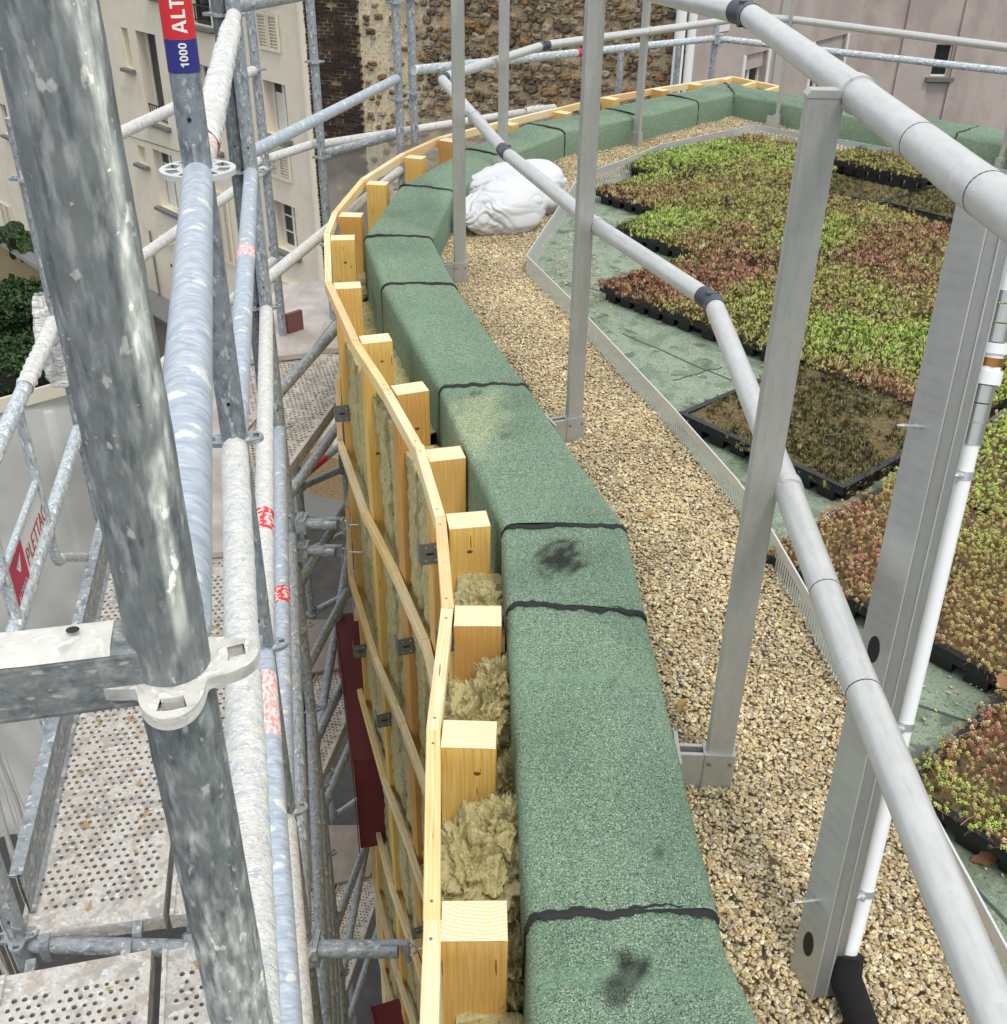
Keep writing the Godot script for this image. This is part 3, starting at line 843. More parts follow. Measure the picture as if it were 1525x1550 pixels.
	for k in 700:
		var g := 1 + rng.randi() % 9
		var a := Vector3(STUDS[g][0], 0, STUDS[g][1]); var b := Vector3(STUDS[g + 1][0], 0, STUDS[g + 1][1])
		var o := outward(g)
		strand(strands, a.lerp(b, 0.15 + rng.randf() * 0.7) + o * 0.035 + Vector3(0, -rng.randf() * 2.5, 0), o)
	tag(obj("loose_fibres", strands, M.fibre, t), "", "", "", "stuff")

func strand(mb: MB, p: Vector3, d: Vector3) -> void:
	var l := 0.006 + rng.randf() * 0.016
	var w := Vector3(rng.randfn(), rng.randfn(), rng.randfn()).normalized() * 0.0006
	var g := 0.55 + rng.randf() * 0.6
	mb.col = Color(g, g, g)
	var bend := Vector3(rng.randfn(), rng.randfn() - 0.3, rng.randfn()) * 0.5
	var p1 := p + (d + bend * 0.4).normalized() * l * 0.5
	var p2 := p1 + (d + bend * 1.5).normalized() * l * 0.5
	var nn := w.cross(d).normalized()
	mb.quad(p - w, p + w, p1 + w, p1 - w, nn)
	mb.tri(p1 - w, p1 + w, p2, nn)

func build_window_boxes() -> void:
	for q in [[Vector3(-0.69, -2.06, -3.62), Vector3(-0.93, -2.06, -4.74), 0.60, "maroon sheet metal window surround standing out from the timber frame"], [Vector3(-0.42, -3.62, -2.72), Vector3(-0.66, -3.62, -3.40), 1.3, "second maroon metal surround low on the timber wall below the wall tie"]]:
		var t := thing("window_surround", q[3], "window surround")
		var a: Vector3 = q[0]
		var b: Vector3 = q[1]
		var h: float = q[2]
		var d := (b - a).normalized()
		var inn := Vector3(-d.z, 0, d.x)
		if inn.x < 0: inn = -inn
		var dep := 0.15
		var mid := (a + b) / 2
		var bs := Basis(inn, Vector3.UP, inn.cross(Vector3.UP))
		var ln := a.distance_to(b)
		var mb := MB.new()
		mb.box(mid + inn * dep / 2, bs, Vector3(dep / 2, 0.004, ln / 2))
		obj("head", mb, M.burgundy, t)
		for e in [0.0, 1.0]:
			var js := MB.new()
			js.box(a.lerp(b, e) + inn * dep / 2 + Vector3(0, -h / 2, 0) + d * (0.003 if e == 0.0 else -0.003), bs, Vector3(dep / 2 - 0.003, h / 2 - 0.005, 0.003))
			obj("jamb", js, M.burgundy, t)
		var fl := MB.new()
		fl.box(mid - inn * 0.004 + Vector3(0, -0.05, 0), bs, Vector3(0.003, 0.06, ln / 2 + 0.01))
		obj("drip_edge", fl, M.burgundy, t)
		for e in [0.0, 1.0]:
			var fj := MB.new()
			fj.box(a.lerp(b, e) - inn * 0.004 + Vector3(0, -h / 2 - 0.06, 0) - d * (0.02 if e == 0.0 else -0.02), bs, Vector3(0.002, h / 2 - 0.052, 0.032))
			obj("face_flange", fj, M.burgundy, t)
		var gl := MB.new()
		gl.box(mid + inn * (dep - 0.02) + Vector3(0, -h / 2, 0), bs, Vector3(0.004, h / 2 - 0.01, ln / 2 - 0.01))
		obj("pane", gl, M.glass, t)

# ------------------------------------------------------------------ guard rail
const POSTS := [[0.425, -1.517, 0], [0.214, -2.957, 0], [-0.20, -4.41, 0], [-0.03, -5.72, 0], [0.815, -7.0, 0], [1.83, -7.60, 1], [2.90, -6.44, 1]]

func rail_pts(y: float, a: int, b: int) -> PackedVector3Array:
	var p := PackedVector3Array()
	for k in range(a, b + 1): p.append(Vector3(RAIL[k][0], y, RAIL[k][1]))
	return p

func build_guardrail() -> void:
	var t := thing("guard_rail", "aluminium roof guard rail with top and mid tubes on flat posts", "guard rail")
	for q in POSTS:
		var base := Vector3(q[0], 0, q[1])
		# nearest rail direction gives the way the post faces
		var best := 1e9
		var d := Vector3.FORWARD
		var foot := Vector3.ZERO
		for k in RAIL.size() - 1:
			var a := Vector3(RAIL[k][0], 0, RAIL[k][1]); var b := Vector3(RAIL[k + 1][0], 0, RAIL[k + 1][1])
			var c := Geometry3D.get_closest_point_to_segment(base, a, b)
			if c.distance_to(base) < best:
				best = c.distance_to(base); d = (b - a).normalized(); foot = c
		var inn := (foot - base).normalized()
		var along := inn.cross(Vector3.UP)
		var m = M.alu
		var pb := MB.new()
		pb.prism(rrect(0.028 if q[2] == 1 else 0.05, 0.024, 0.003, 2), base + Vector3(0, 0.02, 0), base + Vector3(0, 1.285, 0), inn, along, false)
		var post := obj("post", pb, m, t)
		var cp := MB.new()
		cp.prism(PackedVector2Array([Vector2(-0.0265, 0), Vector2(0.0265, 0), Vector2(0.0265, 0.006), Vector2(0.022, 0.010), Vector2(-0.021, 0.010), Vector2(-0.0265, 0.003)]), base + Vector3(0, 1.281, 0) - along * 0.0135, base + Vector3(0, 1.281, 0) + along * 0.0135, inn, Vector3.UP)
		obj("post_cap", cp, m, post)
		# sleeve and arm that fix the post to the parapet
		var sl := MB.new()
		sl.prism(rrect(0.062, 0.036, 0.004, 2), base + Vector3(0, -0.02, 0), base + Vector3(0, 0.082, 0), inn, along, true)
		sl.box(base - inn * 0.055 + Vector3(0, 0.03, 0) + along * 0.012, Basis(inn, Vector3.UP, along), Vector3(0.024, 0.05, 0.004))
		sl.box(base - inn * 0.055 + Vector3(0, 0.03, 0) - along * 0.012, Basis(inn, Vector3.UP, along), Vector3(0.024, 0.05, 0.004))
		sl.box(base - inn * 0.081 + Vector3(0, 0.03, 0), Basis(inn, Vector3.UP, along), Vector3(0.004, 0.055, 0.045))
		obj("base_sleeve", sl, M.alu, post)
		var bl := MB.new()
		for s in [[0.02, 0.06], [0.02, -0.005], [-0.02, 0.06]]:
			bl.rod(base + inn * s[0] + along * 0.018 + Vector3(0, s[1], 0), base + inn * s[0] + along * 0.0205 + Vector3(0, s[1], 0), 0.004, 8)
			bl.rod(base + inn * s[0] - along * 0.018 + Vector3(0, s[1], 0), base + inn * s[0] - along * 0.0205 + Vector3(0, s[1], 0), 0.004, 8)
		obj("bolt", bl, M.bracket, post)
		# saddle between post and the two rails
		for y in [0.67, 1.285]:
			var r := MB.new()
			r.box(base.lerp(foot, 0.5) + inn * 0.012 + Vector3(0, y, 0), Basis(inn, Vector3.UP, along), Vector3(maxf(0.004, best / 2 - 0.034), 0.022, 0.014))
			r.rod(foot + Vector3(0, y, 0) - d * 0.012, foot + Vector3(0, y, 0) + d * 0.012, 0.0255, 24)
			obj("rail_saddle", r, M.alu_tube, post)
	for y in [0.67, 1.285]:
		var bends := [4, 5, 6, 7, 8, 10, 11]
		for k in RAIL.size() - 1:
			var a := Vector3(RAIL[k][0], y, RAIL[k][1]); var b := Vector3(RAIL[k + 1][0], y, RAIL[k + 1][1])
			var mb := MB.new()
			mb.rod(a, b, 0.0225, 28)
			obj("top_rail" if y > 1 else "mid_rail", mb, M.alu_tube, t)
		for k in [4, 6, 7, 8, 10]:
			var c := Vector3(RAIL[k][0], y, RAIL[k][1])
			var d0 := (Vector3(RAIL[k - 1][0], y, RAIL[k - 1][1]) - c).normalized()
			var d1 := (Vector3(RAIL[k + 1][0], y, RAIL[k + 1][1]) - c).normalized()
			var mb := MB.new()
			mb.rod(c + d0 * 0.004, c + d0 * 0.045, 0.0242, 24)
			mb.rod(c + d1 * 0.004, c + d1 * 0.045, 0.0242, 24)
			mb.tube(PackedVector3Array([c + d0 * 0.022, c, c + d1 * 0.022]), 0.0212, 24)
			mb.box(c + (d0 + d1).normalized() * 0.006, Basis(Vector3.UP, (d0 + d1).normalized(), Vector3.UP.cross((d0 + d1).normalized())), Vector3(0.0246, 0.012, 0.007))
			obj("elbow_joint", mb, M.cap_plastic, t)
		# joint lines where tubes meet over a saddle
		for q in [[2, 0.35], [1, 0.9]]:
			var a := Vector3(RAIL[q[0]][0], y, RAIL[q[0]][1]); var b := Vector3(RAIL[q[0] + 1][0], y, RAIL[q[0] + 1][1])
			var c := a.lerp(b, q[1])
			var mb := MB.new()
			mb.rod(c - (b - a).normalized() * 0.0008, c + (b - a).normalized() * 0.0008, 0.0228, 24)
			obj("joint_ring", mb, M.black, t)

func build_loose_post() -> void:
	var bot := Vector3(0.512, 0.0, -1.073)
	var top := Vector3(0.638, 1.200, -1.425)
	var d := (top - bot).normalized()
	var side := Vector3(0.95, 0, -0.31)
	side = (side - d * side.dot(d)).normalized()        # right hand face runs along this
	var fr := d.cross(side)                              # out of the other face
	if fr.z < 0: fr = -fr
	var t := thing("aluminium_box_section", "leaning open ended aluminium box section with two round holes, propped on the top rail", "post")
	var mb := MB.new()
	# walls, not a solid bar: it is open at the top
	var w := 0.020
	var g := 0.031
	var th := 0.002
	var cb := Basis(side, d, fr)
	var mid := (bot + top) / 2
	var hl := bot.distance_to(top) / 2
	mb.box(mid + fr * g, cb, Vector3(w, hl, th))
	mb.box(mid - fr * g, cb, Vector3(w, hl, th))
	obj("face", mb, M.alu_dark, t)
	var m2 := MB.new()
	m2.box(mid + side * (w + 0.0005), cb, Vector3(th, hl, g + th))
	m2.box(mid - side * (w + 0.0005), cb, Vector3(th, hl, g + th))
	obj("side_face", m2, M.alu, t)
	var rib := MB.new()
	rib.box(mid + fr * (g + th + 0.0008) + side * 0.002, cb, Vector3(0.0012, hl, 0.0009))
	obj("rib", rib, M.alu, t)
	for y in [0.585, 0.075]:
		var h := MB.new()
		var c: Vector3 = bot + d * y - side * (w + 0.0026) - fr * 0.002
		var poly := PackedVector2Array()
		for s in 20: poly.append(Vector2(cos(TAU * s / 20) * 0.013, sin(TAU * s / 20) * 0.021))
		h.cap(poly, c - side * 0.0006, fr, d, -side)
		obj("hole", h, M.black, t)
	for y in [0.92, 0.155]:
		var s := MB.new()
		var c: Vector3 = bot + d * y - side * w - fr * 0.004
		s.rod(c, c - side * 0.034, 0.0028, 8)
		s.rod(c - side * 0.013, c - side * 0.0145, 0.005, 10)
		s.tube(PackedVector3Array([c - side * 0.034, c - side * 0.045]), 0.0028, 8, true, PackedFloat32Array([1, 1, 1, 1, 1, 1, 1, 1, 1, 0.3, 0.3, 0.3, 0.3, 0.3, 0.3, 0.3, 0.3, 0.3]))
		obj("screw", s, M.zinc, t)
	# white pipe strapped along it
	var p := thing("white_pipe", "white plastic water pipe clamped to the leaning aluminium section", "pipe")
	var off := side * 0.047 + fr * 0.016
	var a := bot + off + d * 0.17
	var b := top + off + d * 0.2
	var tb := MB.new()
	var low := PackedVector3Array()
	for k in 9:
		var s := k / 8.0
		low.append(a + d * (-0.115 * s) + Vector3(-0.012, 0, 0.016) * s * s)
	low.reverse()
	low.append(bot + off + d * 0.95)
	tb.tube(low, 0.0135, 20)
	tb.rod(bot + off + d * 1.10, b, 0.0135, 20)
	obj("pipe", tb, M.pvc, p)
	var ft := [[0.905, 0.935, 0.0158, "chrome"], [0.937, 0.962, 0.0165, "chrome"], [0.964, 0.988, 0.0165, "chrome"], [0.990, 1.008, 0.0215, "pvc"], [1.008, 1.014, 0.017, "pvc"], [1.014, 1.026, 0.0195, "brass"], [1.026, 1.032, 0.017, "pvc"], [1.032, 1.046, 0.0205, "pvc"], [1.048, 1.072, 0.0165, "chrome"], [1.074, 1.098, 0.0165, "chrome"], [1.100, 1.116, 0.0158, "chrome"]]
	for q in ft:
		var f := MB.new()
		f.rod(bot + off + d * q[0], bot + off + d * q[1], q[2], 24 if q[3] != "brass" else 6)
		obj("fitting", f, M[q[3]], p)
	for y in [0.86, 0.47, 0.18]:
		var c := bot + off + d * (y as float)
		var f := MB.new()
		f.rod(c - d * 0.006, c + d * 0.006, 0.0152, 24)
		f.rod(c - side * 0.012 + fr * 0.014, c - side * 0.028 + fr * 0.014, 0.004, 8)
		f.rod(c - side * 0.02 + fr * 0.010, c - side * 0.02 + fr * 0.024, 0.003, 8)
		f.box(c - side * 0.02 + fr * 0.01, cb, Vector3(0.012, 0.005, 0.003))
		obj("pipe_clamp", f, M.zinc, p)
	var e := low[0]
	var fo := thing("foam_sleeve", "short black foam sleeve on the bottom end of the white pipe", "pipe insulation")
	var fm := MB.new()
	fm.tube(PackedVector3Array([e + Vector3(0.003, 0.022, -0.006), e + Vector3(0.0, -0.01, 0.016), e + Vector3(0.014, -0.034, 0.10), e + Vector3(0.02, -0.036, 0.3)]), 0.025, 24)
	obj("foam_tube", fm, M.foam, fo)

# ------------------------------------------------------------------ bags and leaves
func build_bags() -> void:
	for q in [[Vector3(-0.02, -0.01, -5.17), Vector3(0.23, 0.135, 0.14), 0.62, 601, "crumpled white sack lying in front on the gravel beside the edging corner"], [Vector3(0.06, -0.01, -5.58), Vector3(0.26, 0.125, 0.21), 0.42, 602, "flatter white sack lying behind against the green parapet"]]:
		var f := fnl(q[3], 1.3, 1)
		var g := fnl(q[3] + 9, 2.2, 2)
		g.fractal_type = FastNoiseLite.FRACTAL_RIDGED
		var pts := PackedVector3Array()
		var yaw := Basis(Vector3.UP, q[2])
		for y in 90:
			for x in 161:
				var th := PI * y / 89.0
				var ph := TAU * (x % 160) / 160.0
				var dd := Vector3(sin(th) * cos(ph), cos(th), sin(th) * sin(ph))
				var e := Vector3(signf(dd.x) * pow(absf(dd.x), 0.75), signf(dd.y) * pow(absf(dd.y), 0.9), signf(dd.z) * pow(absf(dd.z), 0.75))
				# folds run along the sack
				var w := Vector3(dd.x * 0.8, dd.y * 2.4, dd.z * 2.4)
				var psi := atan2(dd.y, dd.z)
				var neck := smoothstep(-0.2, 1.0, -dd.x)
				var crease := absf(sin(psi * 3.5 + f.get_noise_3dv(dd * 0.8) * 4.0 + dd.x * 1.5))
				var r := 1.0 - (0.02 + 0.08 * neck) * pow(1.0 - crease, 2.2) - 0.03 * pow(1.0 - absf(sin(psi * 1.5 + dd.x * 4.0 + f.get_noise_3dv(dd) * 3.0)), 3.0) + f.get_noise_3dv(dd * 0.6) * 0.20 + g.get_noise_3dv(w * 0.20) * 0.035 + f.get_noise_3dv(w * 0.5) * 0.03
				var p: Vector3 = e * r * q[1]
				# one end is gathered to a neck
				p.y *= 1.0 - 0.25 * smoothstep(0.5, 1.0, absf(dd.x))
				p = yaw * p
				p.y = maxf(p.y + q[1].y * 0.72, -0.004)
				pts.append(q[0] + p)
		var mb := MB.new()
		mb.grid(pts, 161, 90, true)
		tag(obj("white_sack", mb, M.bag), q[4], "sack")

func build_leaves() -> void:
	var spots := [[Vector3(0.905, -0.034, -1.356), 0.028, "broad dry brown leaf on the green roof felt below the front tray", Color(0.20, 0.10, 0.05)], [Vector3(0.408, 0.006, -2.511), 0.018, "small orange brown leaf lying on the gravel halfway to the bend", Color(0.42, 0.22, 0.07)], [Vector3(0.391, 0.008, -1.719), 0.026, "torn tan leaf on the gravel just behind the first post sleeve", Color(0.45, 0.27, 0.10)], [Vector3(0.495, 0.006, -1.301), 0.022, "dark curled leaf on the gravel near the foot of the leaning section", Color(0.12, 0.07, 0.03)], [Vector3(0.335, 0.01, -1.33), 0.024, "brown curled leaf caught against the inner edge of the near parapet", Color(0.18, 0.09, 0.04)]]
	for q in spots:
		leaf(q[0], q[1], q[2], q[3], "")
	for k in 9:
		var p: Vector3 = [Vector3(1.30, 0.085, -2.95), Vector3(1.15, 0.09, -2.0), Vector3(1.7, 0.09, -4.3), Vector3(1.25, 0.085, -3.9), Vector3(1.6, 0.09, -3.4), Vector3(2.2, 0.09, -5.1), Vector3(1.22, 0.085, -4.9), Vector3(1.05, 0.09, -1.72), Vector3(1.45, 0.09, -2.6)][k]
		leaf(p, 0.022 + rng.randf() * 0.012, "small dry brown leaf fallen on the sedum planting", Color(0.28, 0.13, 0.06) * (0.7 + rng.randf() * 0.7), "dry leaves on the sedum")

func leaf(at: Vector3, s: float, label: String, c: Color, group: String) -> void:
	var mb := MB.new()
	mb.col = c
	var pts := PackedVector3Array()
	var b := Basis.from_euler(Vector3(rng.randfn() * 0.25, rng.randf() * TAU, rng.randfn() * 0.25))
	for y in 7:
		for x in 5:
			var v := y / 6.0
			var u := x / 4.0 * 2 - 1
			var w := sin(PI * pow(v, 0.8)) * 0.5 * (1.0 + 0.25 * sin(v * 17.0)) + 0.02
			pts.append(at + b * (Vector3(u * w, absf(u) * w * 0.4 + sin(v * 5.0) * 0.1 + 0.12, (v - 0.5) * 1.7) * s))
	mb.grid(pts, 5, 7)
	tag(obj("dry_leaf", mb, M.dry), label, "leaf", group)

# ------------------------------------------------------------------ planted trays
func sprig_mesh(kind: int) -> ArrayMesh:
	var mb := MB.new()
	var r := RandomNumberGenerator.new()
	r.seed = 900 + kind
	if kind < 3:      # sedum: red stem, fleshy leaves in a loose rosette
		var top := Vector3(r.randfn() * 0.2, 1.0, r.randfn() * 0.2)
		mb.col = Color(0.9, 0.32, 0.30)
		mb.tube(PackedVector3Array([Vector3(r.randfn() * 0.3, -0.8, r.randfn() * 0.3), Vector3(0, 0.2, 0), top * 0.9]), 0.045, 3, false)
		mb.col = Color(1, 1, 1)
		for k in 11:
			var a := k * 2.4
			var lv := k / 10.0
			var d := Vector3(cos(a) * (1.05 - lv * 0.75), 0.15 + lv * 0.9, sin(a) * (1.05 - lv * 0.75)).normalized()
			var c := top * (0.62 + 0.42 * lv) + d * 0.20
			bead(mb, c, d, 0.24 - lv * 0.05, 0.11)
	elif kind < 5:    # mossy tuft of fine needles
		for k in 16:
			var a := r.randf() * TAU
			var d := Vector3(cos(a) * (0.2 + r.randf() * 0.8), 0.8 + r.randf() * 0.6, sin(a) * (0.2 + r.randf() * 0.8))
			var s := Vector3(-sin(a), 0, cos(a)) * 0.075
			var p0 := Vector3(r.randfn() * 0.25, -0.2, r.randfn() * 0.25)
			var p1 := p0 + d * 0.55
			mb.quad(p0 - s, p0 + s, p1 + s, p1 - s, Vector3(cos(a), 0.8, sin(a)).normalized())
			mb.tri(p1 - s, p1 + s, p0 + d * 1.1, Vector3(cos(a), 0.8, sin(a)).normalized())
	else:             # dry red flower stalk
		mb.col = Color(0.9, 0.55, 0.5)
		mb.tube(PackedVector3Array([Vector3(0, -0.5, 0), Vector3(0.12, 0.5, 0.05), Vector3(0.05, 1.35, 0.15)]), 0.05, 3, false)
		mb.col = Color(1, 1, 1)
		for k in 6:
			var a := k * 1.1
			bead(mb, Vector3(0.05 + cos(a) * 0.16, 1.35 + (k % 2) * 0.12, 0.15 + sin(a) * 0.16), Vector3(cos(a), 0.7, sin(a)).normalized(), 0.15, 0.08)
	return mb.mesh(M.leaf)

func bead(mb: MB, c: Vector3, d: Vector3, l: float, w: float) -> void:
	var s := d.cross(Vector3(0.31, 0.2, 0.93)).normalized()
	var u := d.cross(s)
	var ring := [s * w, u * w, -s * w, -u * w]
	var tip := mb.vert(c + d * l, d, Vector2.ZERO, mb.col)
	var tail := mb.vert(c - d * l * 0.8, -d, Vector2.ZERO, mb.col)
	var id: Array = []
	for q in ring: id.append(mb.vert(c + q, (q as Vector3).normalized(), Vector2.ZERO, mb.col))
	for k in 4:
		mb.tri_i(id[k], id[(k + 1) % 4], tip)
		mb.tri_i(id[k], id[(k + 1) % 4], tail)

const TU := Vector3(0.656, 0, 0.755)
const TV := Vector3(0.755, 0, -0.656)
const TA := Vector3(0.57, 0, -3.115)

func tray_at(u: float, v: float, y := 0.0) -> Vector3:
	return TA + TU * u + TV * v + Vector3(0, y, 0)

func build_trays() -> void:
	var kinds: Array = []
	for k in 6: kinds.append(sprig_mesh(k))
	# u from, u to, v of the front edge, v of the back
	var cols := [[-2.40, -2.10, 2.25, 3.42], [-2.09, -1.56, 1.70, 3.42], [-1.55, -1.03, 1.30, 2.75], [-1.02, -0.51, 0.66, 2.80], [-0.50, 0.0, 0.66, 2.90], [0.01, 0.62, 0.0, 2.9], [0.70, 1.34, -0.45, 2.2], [1.37, 2.0, -0.90, 1.6], [2.02, 2.6, -1.35, 0.9]]
	var said := {
		"5:0": "low dark moss tray with bare soil and a honeycomb of wire, beside the edging",
		"6:0": "red and green sedum tray right of the dark moss tray",
		"7:0": "nearest full sedum tray at the right edge with its black rim showing",
		"4:0": "sedum tray just left of the moss tray, long black side towards the edging",
		"3:0": "sedum tray at the pointed left end of the long black row",
		"2:0": "sedum tray set back behind the guard rail post, corner over bare felt",
		"1:0": "far left sedum tray close to the kink of the edging"}
	var patch := fnl(701, 0.75, 3)
	var patch2 := fnl(702, 1.1, 3)
	var patch3 := fnl(703, 2.2, 3)
	for ci in cols.size():
		var c: Array = cols[ci]
		var v: float = c[2]
		var j := 0
		while v < c[3] - 0.2:
			var v1 := minf(v + 0.645, c[3])
			var key := "%d:%d" % [ci, j]
			var moss := key == "5:0"
			var label: String = said.get(key, "sedum tray merging with its neighbours in the planted bed")
			var t := thing("sedum_tray", label, "planted tray", tray_at(c[0], v, -0.04), "" if said.has(key) else "sedum trays inside the planted bed")
			tray(t, c[0], c[1], v, v1, moss, kinds, patch, patch2, patch3, ci, j)
			v = v1 + 0.008
			j += 1
	for q in [[-1.55, -1.03, 2.76, 3.10], [-1.02, -0.51, 2.81, 3.40], [-0.50, 0.0, 2.91, 3.42], [0.01, 0.62, 2.91, 3.42], [0.65, 1.34, 2.21, 2.9]]:
		var tm := thing("sedum_tray", "low bare soil tray with sparse moss towards the back of the planted bed", "planted tray", tray_at(q[0], q[2], -0.055), "bare trays at the back of the bed")
		tray(tm, q[0], q[1], q[2], q[3], true, kinds, patch, patch2, patch3, 5, 5)
	# the raised tray at the back with its black side in view
	var t2 := thing("sedum_tray", "raised black sedum tray at the back with its ribbed side showing", "planted tray", tray_at(-1.62, 3.13, 0.015))
	tray(t2, -1.62, -1.02, 3.13, 3.46, false, kinds, patch, patch2, patch3, 3, 3)

func tray(t: Node3D, u0: float, u1: float, v0: float, v1: float, moss: bool, kinds: Array, patch: FastNoiseLite, patch2: FastNoiseLite, patch3: FastNoiseLite, ci: int, j: int) -> void:
	var o := t.position
	var loc := func(u: float, v: float, y: float) -> Vector3: return TU * (u - u0) + TV * (v - v0) + Vector3(0, y, 0)
	var lu := u1 - u0
	var lv := v1 - v0
	var bs := Basis(TU, Vector3.UP, -TV)
	var mb := MB.new()
	# rim band and the feet below it
	for s in [[0.0, 0.0, 1], [lu, 0.0, 1], [0.0, 0.0, 0], [0.0, lv, 0]]:
		var horiz: bool = s[2] == 0
		var c: Vector3 = TU * (lu / 2 if horiz else s[0]) + TV * (s[1] if horiz else lv / 2)
		var hx := lu / 2 if horiz else 0.004
		var hz := 0.004 if horiz else lv / 2 - 0.004
		mb.box(c + Vector3(0, 0.049, 0), bs, Vector3(hx + 0.003, 0.012, hz + (0.003 if horiz else 0.0)))
		mb.box(c + Vector3(0, 0.0625, 0), bs, Vector3(hx + 0.006, 0.0018, hz + (0.006 if horiz else 0.0)))
		var n := int((lu if horiz else lv) / 0.085)
		for k in n:
			var f := (k + 0.5) / n
			var q: Vector3 = TU * (lu * f if horiz else s[0]) + TV * (s[1] if horiz else lv * f)
			var cen := TU * lu / 2 + TV * lv / 2
			q += (cen - q).normalized() * 0.02
			mb.box(q + Vector3(0, 0.0185, 0), bs, Vector3(0.028 if horiz else 0.012, 0.0185, 0.012 if horiz else 0.028))
	mb.box(TU * lu / 2 + TV * lv / 2 + Vector3(0, 0.03, 0), bs, Vector3(lu / 2 - 0.04, 0.0016, lv / 2 - 0.04))
	obj("black_tray", mb, M.tray, t)
	var sg := MB.new()
	var sp := PackedVector3Array()
	var f3 := fnl(720 + ci * 10 + j, 6.0, 4)
	for y in 31:
		for x in 31:
			var p: Vector3 = loc.call(lerpf(u0 + 0.006, u1 - 0.006, x / 30.0), lerpf(v0 + 0.006, v1 - 0.006, y / 30.0), 0.058)
			p.y += f3.get_noise_3dv(p + o) * 0.012
			sp.append(p)
	sg.grid(sp, 31, 31)
	obj("soil", sg, M.soil, t)
	if moss and j == 0:
		var hx := MB.new()
		for k in [[0.16, 0.22], [0.30, 0.14], [0.36, 0.34], [0.10, 0.42], [0.46, 0.22], [0.30, 0.50]]:
			for s in range(0, 5):
				var a := TAU * s / 6.0
				var b := TAU * (s + 1) / 6.0
				if rng.randf() < 0.35: continue
				hx.box(TU * (k[0] + 0.07 * (cos(a) + cos(b)) / 2) + TV * (k[1] + 0.07 * (sin(a) + sin(b)) / 2) + Vector3(0, 0.066, 0), Basis(Vector3.UP, 0) * basis_along(TU * (cos(b) - cos(a)) + TV * (sin(b) - sin(a))), Vector3(0.0008, 0.003, 0.035))
		obj("honeycomb", hx, mat(rgb(112, 110, 104), 0.9), t)
	var area := lu * lv
	var near := o.z > -3.9
	var n := int(area * (8600 if near else 9000))
	if moss: n = int(area * 6500)
	var xf: Array = []
	var cl: Array = []
	for k in 6:
		xf.append([]); cl.append([])
	for k in n:
		var fu := rng.randf_range(-0.025, 1.025)
		var fv := rng.randf_range(-0.025, 1.025)
		var p := TU * lu * fu + TV * lv * fv
		var w := o + p
		var a := patch.get_noise_2d(w.x, w.z)
		var b := patch2.get_noise_2d(w.x + 30, w.z)
		var c := patch3.get_noise_2d(w.x, w.z + 50)
		var kind := rng.randi() % 3
		var col: Color
		var s := 0.017 + rng.randf() * 0.010
		var far := clampf((-w.z - 3.2) / 1.2, 0, 1)
		if moss:
			if c + rng.randfn() * 0.3 < -0.18: continue
			kind = 3 + rng.randi() % 2
			col = Color(0.27, 0.28, 0.10).lerp(Color(0.23, 0.17, 0.10), rng.randf() * 0.9)
			s = 0.008 + rng.randf() * 0.010
		else:
			var red := clampf(0.22 - far * 0.14 + b * 1.6 - a * 0.8 + rng.randfn() * 0.32, 0, 1)
			if ci >= 6 and j == 0: red = clampf(red + 0.22, 0, 1)
			var bright := clampf(a * 2.4 + far * 0.14 + rng.randfn() * 0.2, 0, 1)
			col = Color(0.50, 0.49, 0.16).lerp(Color(0.50, 0.70, 0.16), bright).lerp(Color(0.48, 0.23, 0.16), red * (1.0 - bright * 0.8))
			if rng.randf() < 0.16: col = Color(0.62, 0.54, 0.30)
			if rng.randf() < 0.10: col = Color(0.10, 0.075, 0.04)
			if rng.randf() < far * 0.62: kind = 3 + rng.randi() % 2
			if rng.randf() < 0.07: kind = 5
			var dark := clampf((-c - 0.22) * 3.0, 0, 1) * far
			if rng.randf() < dark * 0.7: col = Color(0.11, 0.075, 0.045); s *= 0.7
			if kind >= 3 and kind < 5: s *= 1.15
			if kind < 3 and far < 0.5: s *= 0.64
			if far > 0.5: s *= 0.70
		var d := 1.0 + rng.randfn() * 0.18
		var tall := 0.060 + (0.0 if moss else 0.010 + c * 0.012 + rng.randf() * 0.016 + a * 0.012)
		var edge := minf(minf(fu, 1 - fu), minf(fv, 1 - fv))
		if edge < 0.02: tall -= rng.randf() * 0.022
		var bb := Basis.from_euler(Vector3(rng.randfn() * 0.3, rng.randf() * TAU, rng.randfn() * 0.3)).scaled(Vector3(1.0, 0.78, 1.0) * s)
		xf[kind].append(Transform3D(bb, p + Vector3(0, tall, 0)))
		cl[kind].append(Color(col.r * d, col.g * d, col.b * d))
	for k in 6:
		if xf[k].size() > 0:
			multi("moss" if (k == 3 or k == 4) else ("flower_stalks" if k == 5 else "sedum"), kinds[k], xf[k], cl[k], t)

# ------------------------------------------------------------------ scaffold
const SP := {"S1": Vector3(-0.211, 0, -0.528), "S2": Vector3(-0.512, 0, -1.786), "S3": Vector3(-0.90, 0, -3.79), "S3L": Vector3(-0.952, 0, -3.81), "S5": Vector3(-0.625, 0, -6.35), "S5b": Vector3(-0.56, 0, -6.55), "S6": Vector3(-1.05, 0, -6.13), "S4": Vector3(-1.31, 0, -5.86), "O2": Vector3(-1.64, 0, -3.66), "O1": Vector3(-1.27, 0, -1.80), "X": Vector3(-1.0, 0, -3.9)}
const LV := [1.604, 1.104, 0.604, 0.104, -0.396, -0.896, -1.396, -1.896, -2.396, -2.896, -3.396, -3.896, -4.396, -4.896]
const TR := 0.02415

func sp(k: String, y: float) -> Vector3:
	var p: Vector3 = SP[k]
	return Vector3(p.x, y - (0.114 if k.begins_with("S5") else 0.0), p.z)

